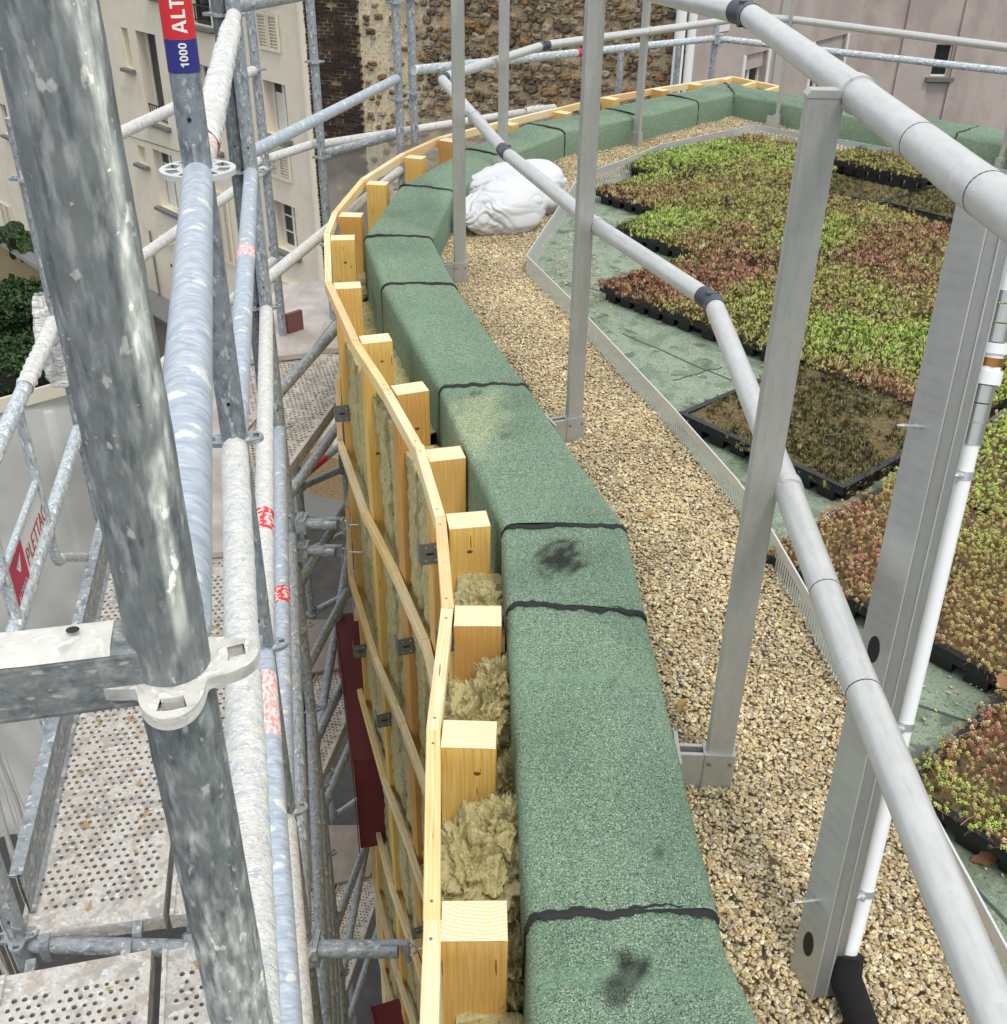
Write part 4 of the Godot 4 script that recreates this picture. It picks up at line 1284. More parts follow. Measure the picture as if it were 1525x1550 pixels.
func rosette(mb: MB, c: Vector3, ring: bool, turn: float) -> void:
	# a flat plate round the pole, built in polar steps so that the slots are real openings
	var n := 96
	var h := 0.0045
	var up := Vector3(0, h, 0)
	var rows: Array = []
	for s in n:
		var a := TAU * s / n
		var th := a + turn
		var R: float
		var hole := false
		var h0 := 0.0
		var h1 := 0.0
		if ring:
			R = 0.0615
			var m := fposmod(th, PI / 4)
			hole = m > 0.10 and m < 0.69
			h0 = 0.034; h1 = 0.053
		else:
			var lobe := pow(absf(cos(2 * th)), 1.6)
			R = 0.031 + 0.023 * lobe
			hole = absf(fposmod(th + PI / 4, PI / 2) - PI / 4) < 0.24
			h0 = 0.035; h1 = 0.046
		rows.append([Vector3(cos(a), 0, sin(a)), R, hole, h0, h1])
	for s in n:
		var q: Array = rows[s]
		var p: Array = rows[(s + 1) % n]
		var d0: Vector3 = q[0]
		var d1: Vector3 = p[0]
		for y in [1.0, -1.0]:
			var o: Vector3 = c + up * y
			if q[2] and p[2]:
				mb.quad(o + d0 * 0.022, o + d1 * 0.022, o + d1 * p[3], o + d0 * q[3], Vector3(0, y, 0))
				mb.quad(o + d0 * q[4], o + d1 * p[4], o + d1 * p[1], o + d0 * q[1], Vector3(0, y, 0))
			else:
				mb.quad(o + d0 * 0.022, o + d1 * 0.022, o + d1 * p[1], o + d0 * q[1], Vector3(0, y, 0))
		mb.quad(c + up + d0 * q[1], c + up + d1 * p[1], c - up + d1 * p[1], c - up + d0 * q[1], (d0 + d1).normalized())
		if q[2] and p[2]:
			mb.quad(c + up + d0 * q[3], c + up + d1 * p[3], c - up + d1 * p[3], c - up + d0 * q[3], (d0 + d1).normalized())
			mb.quad(c + up + d0 * q[4], c + up + d1 * p[4], c - up + d1 * p[4], c - up + d0 * q[4], -(d0 + d1).normalized())
		elif q[2] != p[2]:
			var dd: Vector3 = d1 if q[2] else d0
			var tn := dd.cross(Vector3.UP)
			mb.quad(c + up + dd * q[3], c + up + dd * q[4], c - up + dd * q[4], c - up + dd * q[3], tn)

func crust(a: Vector3, b: Vector3, r: float, amp: float, fr: float, seg: int, sd: int, step := 0.012, streak := false) -> MB:
	var cols := PackedColorArray()
	var n := maxi(2, int(a.distance_to(b) / step))
	var f := fnl(sd, fr, 4)
	var pts := PackedVector3Array()
	var rad := PackedFloat32Array()
	for k in n + 1:
		var p := a.lerp(b, float(k) / n)
		pts.append(p)
		for s in seg + 1:
			var th := TAU * (s % seg) / seg
			rad.append(1.0 + amp / r * maxf(0.0, f.get_noise_3d(p.x * 1.0 + cos(th) * 0.03, p.y + sin(th) * 0.03, p.z) + 0.1))
			if streak: cols.append(streak_tint(f, p, th))
	var mb := MB.new()
	mb.off = Vector2(0, rng.randf() * 3.0)
	mb.tube(pts, r, seg, true, rad)
	if streak:
		for k in mini(cols.size(), mb.c.size()): mb.c[k] = cols[k]
	return mb

func streak_tint(f: FastNoiseLite, p: Vector3, th: float) -> Color:
	# a run of dried plaster down the side of the near pole, and a splash above the plate
	var d := absf(wrapf(th - 4.30, -PI, PI))
	var m := 1.0 - smoothstep(0.24, 0.42, d + f.get_noise_3d(p.y * 0.35, 3.0, 0.0) * 0.35)
	m *= smoothstep(1.20, 1.32, p.y + f.get_noise_3d(p.y, th * 0.06, 7.0) * 0.2)
	var d2 := absf(wrapf(th - 3.95, -PI, PI))
	m = maxf(m, (1.0 - smoothstep(0.10, 0.24, d2 + f.get_noise_3d(p.y * 0.6, th * 0.1, 1.0) * 0.35)) * smoothstep(1.125, 1.16, p.y) * (1.0 - smoothstep(1.25, 1.29, p.y)))
	m = maxf(m, smoothstep(0.93, 0.78, p.y + f.get_noise_3d(p.y, th * 0.08, 2.0) * 0.25) * 0.6)
	m *= clampf(0.75 + f.get_noise_3d(th * 0.15, p.y * 1.6, 5.0) * 1.2, 0, 1)
	return Color(0.278, 0.278, 0.278).lerp(Color(1.0, 0.93, 0.87), clampf(m, 0, 1))

func standard(key: String, y0: float, y1: float, m, label: String, style := "", first := 1, last := 13) -> Node3D:
	var t := thing("scaffold_pole", label, "scaffold pole", sp(key, 0))
	var c := Vector3.ZERO
	if style == "near":
		obj("tube", crust(c + Vector3(0, y0, 0), c + Vector3(0, y1, 0), TR, 0.0011, 22.0, 48, 41, 0.008, true), m, t)
	else:
		var mb := MB.new()
		mb.off = Vector2(0, rng.randf() * 3.0)
		mb.rod(c + Vector3(0, y0, 0), c + Vector3(0, y1, 0), TR, 20)
		obj("tube", mb, m, t)
	for k in range(first, last):
		if LV[k] > y1 or LV[k] < y0: continue
		var mb := MB.new()
		rosette(mb, c + Vector3(0, LV[k] - (0.114 if key.begins_with("S5") else 0.0), 0), key == "S2" and k == 1, 0.25)
		obj("rosette", mb, M.plaster_flat if style == "near" else (M.galv_flat if key != "S2" or k != 1 else M.zinc_dull), t)
	for k in range(first, mini(last, 6)):
		if LV[k] + 0.09 > y1 or style == "near" or key.begins_with("S5"): continue
		var hd := MB.new()
		hd.rod(c + Vector3(0.004, LV[k] + 0.085, TR - 0.0005), c + Vector3(0.004, LV[k] + 0.085, TR + 0.0006), 0.0036, 10)
		obj("pin_hole", hd, M.black, t)
	return t

func ledger(a: Vector3, b: Vector3, m, label: String, group := "", crusty := 0.0, seg := 20, heads := true, bands: Array = [], r := TR) -> Node3D:
	var t := thing("scaffold_tube", label, "scaffold tube", a, group)
	var d := (b - a).normalized()
	var ln := a.distance_to(b)
	var g := 0.045 if heads else 0.0
	var p := d * g
	var q := d * (ln - g)
	if crusty > 0:
		obj("tube", crust(p, q, r, crusty, 16.0, 32, int(abs(a.x * 1000)) + int(abs(a.y * 77)), 0.011), m, t)
	else:
		var mb := MB.new()
		mb.off = Vector2(0, rng.randf() * 3.0)
		mb.rod(p, q, r, seg)
		obj("tube", mb, m, t)
	if heads:
		var flat := Vector3(d.x, 0, d.z).normalized()
		var sd := flat.cross(Vector3.UP)
		for e in 2:
			var o := p if e == 0 else q
			var s := -1.0 if e == 0 else 1.0
			var hb := MB.new()
			# rounded nose that grips the plate, then the wedge standing in its slot
			for k in 5:
				var x0 := k / 5.0
				var x1 := (k + 1) / 5.0
				var r0 := r * sqrt(1.0 - x0 * x0 * 0.85)
				var r1 := r * sqrt(1.0 - x1 * x1 * 0.85)
				var rad := PackedFloat32Array()
				for j in 17: rad.append(r0 / r)
				for j in 17: rad.append(r1 / r)
				hb.tube(PackedVector3Array([o + d * s * 0.026 * x0, o + d * s * 0.026 * x1]), r, 16, k == 4, rad)
			obj("wedge_head", hb, m, t)
			var wb := MB.new()
			wb.box(o + d * s * 0.012 + Vector3(0, 0.006, 0), Basis(sd, Vector3.UP, flat), Vector3(0.003, 0.042, 0.009))
			obj("wedge", wb, M.galv_flat, t)
	for w in bands:
		var bm := MB.new()
		bm.rod(p + d * (w[0] as float), p + d * (w[1] as float), r + 0.0007, 24)
		obj("colour_band", bm, M[w[2]], t)
	return t

func bent_text(txt: String, size: float, r: float, base: Vector3, axis: Vector3, face: Vector3, m, parent: Node, flat := false, font := "Droid Sans") -> void:
	# lettering that runs along axis, wrapped round a tube of radius r towards face
	var tm := TextMesh.new()
	var sf := SystemFont.new()
	sf.font_names = PackedStringArray([font])
	sf.font_weight = 400 if flat else 700
	tm.font = sf
	tm.text = txt
	tm.font_size = 64
	tm.pixel_size = size / 64.0
	tm.depth = 0.0004
	tm.curve_step = 1.0
	tm.horizontal_alignment = HORIZONTAL_ALIGNMENT_LEFT
	var arr := tm.get_mesh_arrays()
	var vs: PackedVector3Array = arr[Mesh.ARRAY_VERTEX]
	var ns := PackedVector3Array()
	var side := axis.cross(face)      # up of the letters
	side = face.cross(axis)
	if not flat:
		# finer triangles, so that the letters follow the tube
		var ix: PackedInt32Array = arr[Mesh.ARRAY_INDEX] if arr[Mesh.ARRAY_INDEX] != null else PackedInt32Array()
		var soup := PackedVector3Array()
		if ix.size() == 0: soup = vs
		else:
			for k in ix: soup.append(vs[k])
		for pass_ in 3:
			var nx := PackedVector3Array()
			for k in range(0, soup.size(), 3):
				var a0 := soup[k]; var b0 := soup[k + 1]; var c0 := soup[k + 2]
				var ab := (a0 + b0) / 2; var bc := (b0 + c0) / 2; var ca := (c0 + a0) / 2
				nx.append_array(PackedVector3Array([a0, ab, ca, ab, b0, bc, ca, bc, c0, ab, bc, ca]))
			soup = nx
		vs = soup
		arr = []
		arr.resize(Mesh.ARRAY_MAX)
	for k in vs.size():
		var p := vs[k]
		if flat:
			vs[k] = base + axis * p.x + side * p.y + face * (0.001 + p.z)
			ns.append(face)
		else:
			var a := p.y / r
			var out := face * cos(a) + side * sin(a)
			vs[k] = base + axis * p.x + out * (r + 0.0012 + p.z)
			ns.append(out)
	arr[Mesh.ARRAY_VERTEX] = vs
	arr[Mesh.ARRAY_NORMAL] = ns
	arr[Mesh.ARRAY_TANGENT] = null
	var am := ArrayMesh.new()
	am.add_surface_from_arrays(Mesh.PRIMITIVE_TRIANGLES, arr)
	am.surface_set_material(0, m)
	obj_mesh("lettering", am, parent, Transform3D.IDENTITY)

func plank_mesh(ln: float, w: float, sd: int) -> MB:
	var mb := MB.new()
	var r2 := RandomNumberGenerator.new()
	r2.seed = sd
	var cell := 0.0245
	var nz := int((ln - 0.12) / cell)
	var nx := int((w - 0.05) / cell)
	var x0 := -nx * cell / 2
	var z0 := -nz * cell / 2
	var fl := fnl(sd, 9.0, 3)
	# margins and folded sides
	var hw := w / 2
	var hl := ln / 2
	mb.quad(Vector3(-hw, 0, -hl), Vector3(x0, 0, -hl), Vector3(x0, 0, hl), Vector3(-hw, 0, hl), Vector3.UP)
	mb.quad(Vector3(-x0, 0, -hl), Vector3(hw, 0, -hl), Vector3(hw, 0, hl), Vector3(-x0, 0, hl), Vector3.UP)
	mb.quad(Vector3(x0, 0, -hl), Vector3(-x0, 0, -hl), Vector3(-x0, 0, z0), Vector3(x0, 0, z0), Vector3.UP)
	mb.quad(Vector3(x0, 0, -z0), Vector3(-x0, 0, -z0), Vector3(-x0, 0, hl), Vector3(x0, 0, hl), Vector3.UP)
	for s in [-1.0, 1.0]:
		mb.quad(Vector3(hw * s, 0, -hl), Vector3(hw * s, 0, hl), Vector3(hw * s, -0.06, hl), Vector3(hw * s, -0.06, -hl), Vector3(s, 0, 0))
		mb.quad(Vector3(-hw, 0, hl * s), Vector3(hw, 0, hl * s), Vector3(hw, -0.05, hl * s), Vector3(-hw, -0.05, hl * s), Vector3(0, 0, s))
		# raised lip along each edge
		mb.box(Vector3((hw - 0.006) * s, 0.003, 0), Basis(), Vector3(0.006, 0.003, hl))
	for z in nz:
		for x in nx:
			var c := Vector3(x0 + (x + 0.5) * cell, 0, z0 + (z + 0.5) * cell)
			var hc := cell / 2
			if (x + z) % 2 == 1 and false: continue
			var blocked := fl.get_noise_2d(c.x * 3, c.z) > 0.34 or r2.randf() < 0.03
			# staggered rows: every other row is shifted half a cell inside its square
			var sh := (0.25 if z % 2 == 0 else -0.25) * cell
			var hcx := c.x + sh
			if blocked:
				mb.quad(c + Vector3(-hc, 0, -hc), c + Vector3(hc, 0, -hc), c + Vector3(hc, 0, hc), c + Vector3(-hc, 0, hc), Vector3.UP)
				continue
			var sq: Array = []
			var ho: Array = []
			var rr := 0.0065 * (0.85 + 0.25 * r2.randf())
			for k in 8:
				var a := TAU * k / 8.0
				var dx := cos(a)
				var dz := sin(a)
				var m := maxf(absf(dx), absf(dz))
				sq.append(c + Vector3(dx / m * hc, 0, dz / m * hc))
				ho.append(Vector3(hcx + dx * rr, 0.0016, c.z + dz * rr))
			for k in 8:
				var k2 := (k + 1) % 8
				mb.quad(sq[k], sq[k2], ho[k2], ho[k], Vector3.UP)
				mb.quad(ho[k], ho[k2], ho[k2] + Vector3(0, -0.012, 0), ho[k] + Vector3(0, -0.012, 0), (Vector3(hcx, 0, c.z) - (ho[k] as Vector3)).normalized())
	return mb

func plank(a: Vector3, d: Vector3, ln: float, w: float, m, label: String, group := "") -> void:
	var key := "plank%.2f_%.2f" % [ln, w]
	if not M.has(key): M[key] = plank_mesh(ln, w, 7 + int(ln * 100)).mesh(m)
	var t := thing("scaffold_plank", label, "scaffold plank", a + d * ln / 2, group)
	t.basis = basis_along(d)
	var o := obj_mesh("perforated_deck", M[key], t, Transform3D.IDENTITY)
	o.set_surface_override_material(0, m)
	for s in [-1.0, 1.0]:
		for x in [-0.32, 0.32]:
			var hk := MB.new()
			hk.box(Vector3(x * w, -0.012, s * (ln / 2 + 0.018)), Basis(), Vector3(0.012, 0.010, 0.022))
			hk.box(Vector3(x * w, -0.035, s * (ln / 2 + 0.036)), Basis(), Vector3(0.012, 0.030, 0.005))
			obj("hook", hk, M.galv_flat, t)

func slab(called: String, pts: Array, y: float, th: float, m, label: String, cat: String, group := "") -> void:
	var mb := MB.new()
	var poly := PackedVector2Array()
	for p in pts: poly.append(Vector2(p[0], p[1]))
	mb.prism(poly, Vector3(0, y, 0), Vector3(0, y - th, 0), Vector3.RIGHT, Vector3.BACK)
	tag(obj(called, mb, m), label, cat, group)

func build_scaffold() -> void:
	M.zinc_dull = mat(rgb(214, 216, 216), 0.5, 0.3)
	# poles
	standard("S1", -0.9, 1.75, M.steel_near, "big dark scaffold pole nearest the camera, smeared with white plaster", "near", 1, 6)
	var s2 := standard("S2", -12.9, 2.2, M.steel_pole, "second scaffold pole with a red and blue label and a round slotted disc")
	standard("S3", -12.9, 2.2, M.galv, "third scaffold pole, brown stained below its plate, behind the round disc pole")
	standard("S3L", -12.9, 2.2, M.steel_dark_far, "darker mottled pole touching the third pole on its left")
	standard("S4", -12.9, 2.2, M.galv, "thin stained scaffold pole in front of the slatted shutters")
	standard("S5", -12.9, 2.2, M.galv, "left of the two close scaffold poles in front of the rubble wall")
	standard("S5b", -12.9, 2.2, M.galv, "right of the two close scaffold poles in front of the rubble wall")
	standard("S6", -12.9, 2.2, M.galv, "scaffold pole in front of the dark brick strip")
	standard("O2", -12.9, 0.80, M.galv, "outer scaffold pole half hidden behind the big near pole")
	standard("O1", -12.9, 0.20, M.galv, "dark outer scaffold pole at the lower left corner by the plank hooks")
	# label wrapped round the second pole
	var c := Vector3(0, 0, 0)
	for q in [[1.258, 1.306, "blue"], [1.3065, 1.62, "red"]]:
		var bm := MB.new()
		bm.rod(c + Vector3(0, q[0], 0), c + Vector3(0, q[1], 0), TR + 0.0007, 32)
		obj("colour_band", bm, M[q[2]], s2)
	var face := Vector3(0.36, 0, 0.93)
	bent_text("1000", 0.0165, TR, Vector3(0, 1.266, 0), Vector3.UP, face, M.white_paint, s2)
	bent_text("ALTRAD", 0.029, TR, Vector3(0, 1.315, 0), Vector3.UP, face, M.white_paint, s2)
	# ledgers between the poles along the facade
	var L := [
		["S1", "S2", 1, "steel_pale", "thick pale blue tube running from the near pole to the round disc", 0.0, []],
		["S1", "S2", 2, "plaster", "white plaster crusted tube in the middle of the bundle left of the frame", 0.0024, []],
		["S1", "S2", 3, "steel_pale", "tube with a worn red and white sticker beside the plaster crusted one", 0.0, [[0.95, 1.14, "red_faded"]]],
		["S1", "S2", 4, "plaster", "plaster streaked lower tube ending at a hooked ear", 0.0014, []],
		["S2", "S3", 1, "plaster", "tube wound in white film rising behind the red label", 0.0, [[0.06, 0.16, "red_faded"]]],
		["S2", "S3", 2, "steel_pale", "pale tube with a red and white band below the third pole", 0.0, [[1.0, 1.10, "red_faded"]]],
		["S2", "S3", 3, "plaster", "long white plaster covered tube right of the crusted one", 0.0020, [[0.40, 0.50, "red_worn"]]],
		["S2", "S3", 4, "steel_pale", "smooth pale blue tube with a red sticker, closest to the gap", 0.0, [[0.78, 0.86, "red_worn"]]],
		["S2", "S3", 5, "galv", "shaded tube below the pale one, along the deck edge", 0.0, []],
		["X", "S5", 1, "galv", "short tube end at the top edge by the third pole", 0.0, []],
		["X", "S5", 2, "steel_pale", "pale blue tube slanting up to the pair of poles in front of the rubble wall", 0.0, []],
		["X", "S5", 3, "plaster", "plaster speckled tube slanting behind the timber bend", 0.0012, []],
		["X", "S5", 4, "galv", "bare dark tube over the cover boards beside the timber", 0.0, []],
		["O2", "S4", 2, "plaster", "plastered tube crossing from the near pole to the red and blue label", 0.0016, []],
		["O2", "S4", 3, "plaster", "white tube in front of the cream house below the slotted disc", 0.0012, []],
		["O2", "S4", 4, "plaster", "thin lower white tube behind the pale blue tube", 0.0008, []]]
	for q in L:
		ledger(sp(q[0], LV[q[2]]), sp(q[1], LV[q[2]]), M[q[3]], q[4], "", q[5], 28, true, q[6])
	# white film wound round the rising tube
	var wa := sp("S2", 1.104).lerp(sp("S3", 1.104), 0.09)
	var wb := sp("S2", 1.104).lerp(sp("S3", 1.104), 0.85)
	film(wa, wb, "crinkled white plastic film wound round the rising scaffold tube")
	# deeper in the gap
	for k in [5, 6, 7, 8, 9, 11, 13]:
		ledger(sp("X", LV[k]), sp("S5", LV[k]), M.galv, "dark scaffold tube seen deep in the gap beside the timber frame", "tubes deep in the gap")
		if k >= 7: ledger(sp("S2", LV[k]), sp("S3", LV[k]), M.galv, "dark scaffold tube seen deep in the gap beside the timber frame", "tubes deep in the gap")
		if k >= 7: ledger(sp("S4", LV[k]), sp("S6", LV[k]), M.galv, "dark scaffold tube seen deep in the gap beside the timber frame", "tubes deep in the gap")
	ledger(Vector3(-1.45, -1.9, -5.70), Vector3(-0.95, -1.9, -6.85), M.galv, "tube with a red and green band below the upper perforated deck", "", 0.0, 16, false, [[0.42, 0.62, "red"], [0.34, 0.42, "green"]])
	ledger(Vector3(-1.05, -2.85, -4.0), Vector3(-0.72, -0.95, -5.7), M.galv, "dark diagonal brace in the gap below the upper deck", "", 0.0, 16, false)
	ledger(Vector3(-1.05, -4.85, -4.0), Vector3(-0.66, -2.95, -5.6), M.galv, "dark diagonal brace beside the maroon window surround", "", 0.0, 16, false)
	# cross tubes between inner and outer poles
	for k in [5, 9, 13]:
		for q in [["S2", "O1"], ["S3", "O2"]]:
			ledger(sp(q[0], LV[k] - 0.035), sp(q[1], LV[k] - 0.035), M.galv, ["cross tube carrying the plank hooks at the lower left", "cross tube under the far end of the near planks", "cross tube under a lower deck"][mini((k - 5) / 4 + (1 if q[0] == "S3" and k == 5 else (2 if k > 5 else 0)), 2)], "cross tubes under the lower decks" if k > 5 else "")
	# flat transom of the deck on which the camera stands
	var tr := thing("scaffold_transom", "flat topped plaster splashed transom on the near pole, leaving the picture at left", "scaffold beam", sp("S1", 1.112))
	var td := Vector3(-0.9755, 0, 0.22)
	var tm := MB.new()
	tm.prism(rrect(0.036, 0.047, 0.005, 3), td * 0.012, td * 0.80, td.cross(Vector3.UP), Vector3.UP)
	obj("beam", tm, M.transom, tr)
	var tc := MB.new()
	var f := fnl(821, 14.0, 4)
	var tp := PackedVector3Array()
	var sd := td.cross(Vector3.UP)
	for y in 90:
		for x in 9:
			var u := (x / 8.0 * 2 - 1) * 0.0185
			var p := td * (0.032 + 0.76 * y / 89.0) + sd * u
			p.y = 0.0246 + maxf(0, f.get_noise_3dv(p)) * 0.003 - pow(absf(u) / 0.0185, 6) * 0.003
			tp.append(p)
	tc.grid(tp, 9, 90)
	obj("plaster_crust", tc, M.plaster_flat, tr)
	var th := MB.new()
	var hp := PackedVector2Array()
	for s in 14: hp.append(Vector2(cos(TAU * s / 14) * 0.0042, sin(TAU * s / 14) * 0.0036))
	th.cap(hp, td * 0.055 + Vector3(0, 0.0282, 0) + sd * 0.004, Vector3.RIGHT, Vector3.BACK, Vector3.UP)
	obj("hole", th, M.black, tr)
	# decks
	var dS := Vector3(-0.19, 0, -0.982).normalized()
	var rt := Vector3(-dS.z, 0, dS.x)
	var dN := Vector3(0.233, 0, 0.972)
	plank(Vector3(-1.085, -0.895, -1.83), dS, 1.78, 0.37, M.deck, "plaster dusted perforated steel plank along the left toe board")
	plank(Vector3(-0.71, -0.895, -1.90), dS, 1.78, 0.36, M.deck, "perforated steel plank behind the near pole, beside the tube bundle")
	plank(Vector3(-1.085, -0.895, -1.72), dN, 1.24, 0.37, M.deck, "left perforated plank at the bottom edge below the cross tube")
	plank(Vector3(-0.70, -0.895, -1.80), dN, 1.24, 0.36, M.deck, "right perforated plank at the bottom edge below the cross tube")
	var dF := Vector3(0.17, 0, -0.985)
	for y in [-0.895, -2.895, -4.895]:
		var lab := "perforated deck plank in the gap on the %s scaffold level"
		var lv: String = {-0.895: "upper", -2.895: "middle", -4.895: "lowest"}[y]
		plank(Vector3(-1.235, y, -3.95), dF, 1.75, 0.32, M.deck_grey, ("inner " + lab) % lv)
		plank(Vector3(-1.57, y, -3.99), dF, 1.75, 0.32, M.deck_grey, ("outer " + lab) % lv)
		if y < -1:
			plank(Vector3(-0.90, y, -1.86), dS, 1.78, 0.37, M.deck_grey, "perforated plank on a lower scaffold level, under the near bay", "planks of the lower levels")
			slab("cover_board", [[-1.66, -3.5], [-0.92, -3.6], [-1.02, -4.25], [-1.6, -4.2]], y + 0.03, 0.02, M.board, "pinkish plywood board lying over a lower deck joint", "board", "cover boards on the lower decks")
			slab("cover_board", [[-1.5, -5.12], [-0.95, -5.27], [-0.87, -5.76], [-1.46, -5.74]], y + 0.03, 0.02, M.board, "pinkish plywood board lying over a lower deck joint", "board", "cover boards on the lower decks")
	slab("cover_board", [[-1.64, -3.50], [-1.02, -3.60], [-1.38, -4.72], [-1.46, -5.35], [-2.0, -5.1]], -0.862, 0.026, M.board_grey, "large grey plywood sheet at the far end of the near planks", "board")
	slab("cover_board", [[-1.55, -5.46], [-1.12, -5.60], [-0.95, -6.9], [-1.5, -6.7]], -0.855, 0.03, M.board_grey, "left grey cover board beyond the upper perforated deck", "board")
	slab("cover_board", [[-1.115, -5.68], [-0.78, -5.70], [-0.42, -6.7], [-0.945, -6.9]], -0.862, 0.03, M.board_grey, "right grey cover board tucked against the timber frame", "board")
	var tb := thing("toe_board", "short worn toe board with red paint standing by the far pole", "toe board")
	var tbm := MB.new()
	tbm.box(Vector3(-1.25, -0.80, -5.92), basis_along(Vector3(0.26, 0, -0.27)), Vector3(0.012, 0.065, 0.055))
	obj("board", tbm, M.red_dull, tb)
	build_outer_rail()
	build_ties()
	# outer rail behind the timber and far round the corner
	ledger(Vector3(-1.40, 0.14, -5.75), Vector3(-1.08, 0.15, -6.29), M.plaster, "film wrapped tube meeting the pole at the brick strip", "", 0.0016, 20, false)
	ledger(Vector3(-1.07, 0.14, -6.28), Vector3(0.30, 0.14, -7.42), M.plaster, "pale tube running low along the outside of the far timber", "", 0.0008, 20, false)
	ledger(Vector3(-1.05, 0.10, -6.24), Vector3(-0.62, 0.145, -6.57), M.galv, "bare tube joining the pale one at a clamp by the brick strip", "", 0.0, 20, false)
	film(Vector3(0.10, 0.145, -7.25), Vector3(0.22, 0.145, -7.35), "scrap of white film tied to the far low tube")
	var far := Vector3(1.626, 0, -9.154)
	ledger(Vector3(-0.50, 0.60, -5.93), far + Vector3(0, 0.35, 0), M.galv_pale, "galvanised tube with a yellowish underside crossing in front of the rubble wall", "", 0.0, 20, false, [[1.72, 1.80, "blue"], [1.68, 1.72, "red"]])
	ledger(far + Vector3(0, 0.35, 0), Vector3(3.75, 0.35, -7.50), M.galv_pale, "mottled galvanised tube running right in front of the mauve house", "", 0.0, 20, false)
	var fp := thing("scaffold_pole", "far scaffold pole standing outside the timber corner", "scaffold pole", far)
	var fm := MB.new()
	fm.rod(Vector3(0, -13, 0), Vector3(0, 0.62, 0), TR, 16)
	obj("tube", fm, M.galv, fp)
	var cl := MB.new()
	cl.box(Vector3(0.02, 0.35, 0.02), Basis(), Vector3(0.035, 0.035, 0.035))
	cl.rod(Vector3(0.0, 0.42, 0.0), Vector3(0.03, 0.30, 0.05), 0.012, 8)
	obj("clamp", cl, M.galv_flat, fp)
	for q in [[Vector3(0.80, 0, -8.25), 0.40, "short pole end poking up behind the far timber"], [Vector3(1.30, 0, -8.85), 0.36, "short pole end beside the white downpipe"]]:
		var sh := thing("scaffold_pole", q[2], "scaffold pole", q[0])
		var sm := MB.new()
		sm.rod(Vector3(0, -13, 0), Vector3(0, q[1], 0), TR, 12)
		obj("tube", sm, M.galv, sh)
	# translucent netting hung from the outer rail
	var nt := MB.new()
	var np := PackedVector3Array()
	var nf := fnl(830, 1.2, 3)
	for y in 30:
		for x in 40:
			var p := Vector3(-1.06, 0.12, -6.32).lerp(Vector3(0.30, 0.12, -7.50), x / 39.0)
			p.y -= 5.0 * y / 29.0
			p += Vector3(-0.6, 0, -0.75) * nf.get_noise_3dv(p * 1.5) * 0.06
			np.append(p)
	nt.grid(np, 40, 30)
	tag(obj("debris_net", nt, M.net), "translucent white debris net hung below the outer tube in front of the brick strip", "netting")

func film(a: Vector3, b: Vector3, label: String) -> void:
	var n := int(a.distance_to(b) / 0.008)
	var f := fnl(int(a.z * 100), 12.0, 3)
	var pts := PackedVector3Array()
	var rad := PackedFloat32Array()
	var seg := 32
	var ph := rng.randf() * 5
	for k in n + 1:
		var p := a.lerp(b, float(k) / n)
		pts.append(p)
		for s in seg + 1:
			var th := TAU * (s % seg) / seg
			# overlapping turns leave slanted ridges
			var sp2 := fposmod(k * 0.008 / 0.055 + th / TAU + ph, 1.0)
			rad.append(1.04 + 0.10 * sp2 + 0.16 * f.get_noise_3d(p.z * 5.0, cos(th) * 0.06, sin(th) * 0.06) + (0.10 if sp2 > 0.88 else 0.0))
	var mb := MB.new()
	mb.tube(pts, TR, seg, false, rad)
	tag(obj("plastic_film", mb, M.wrap), label, "plastic film")

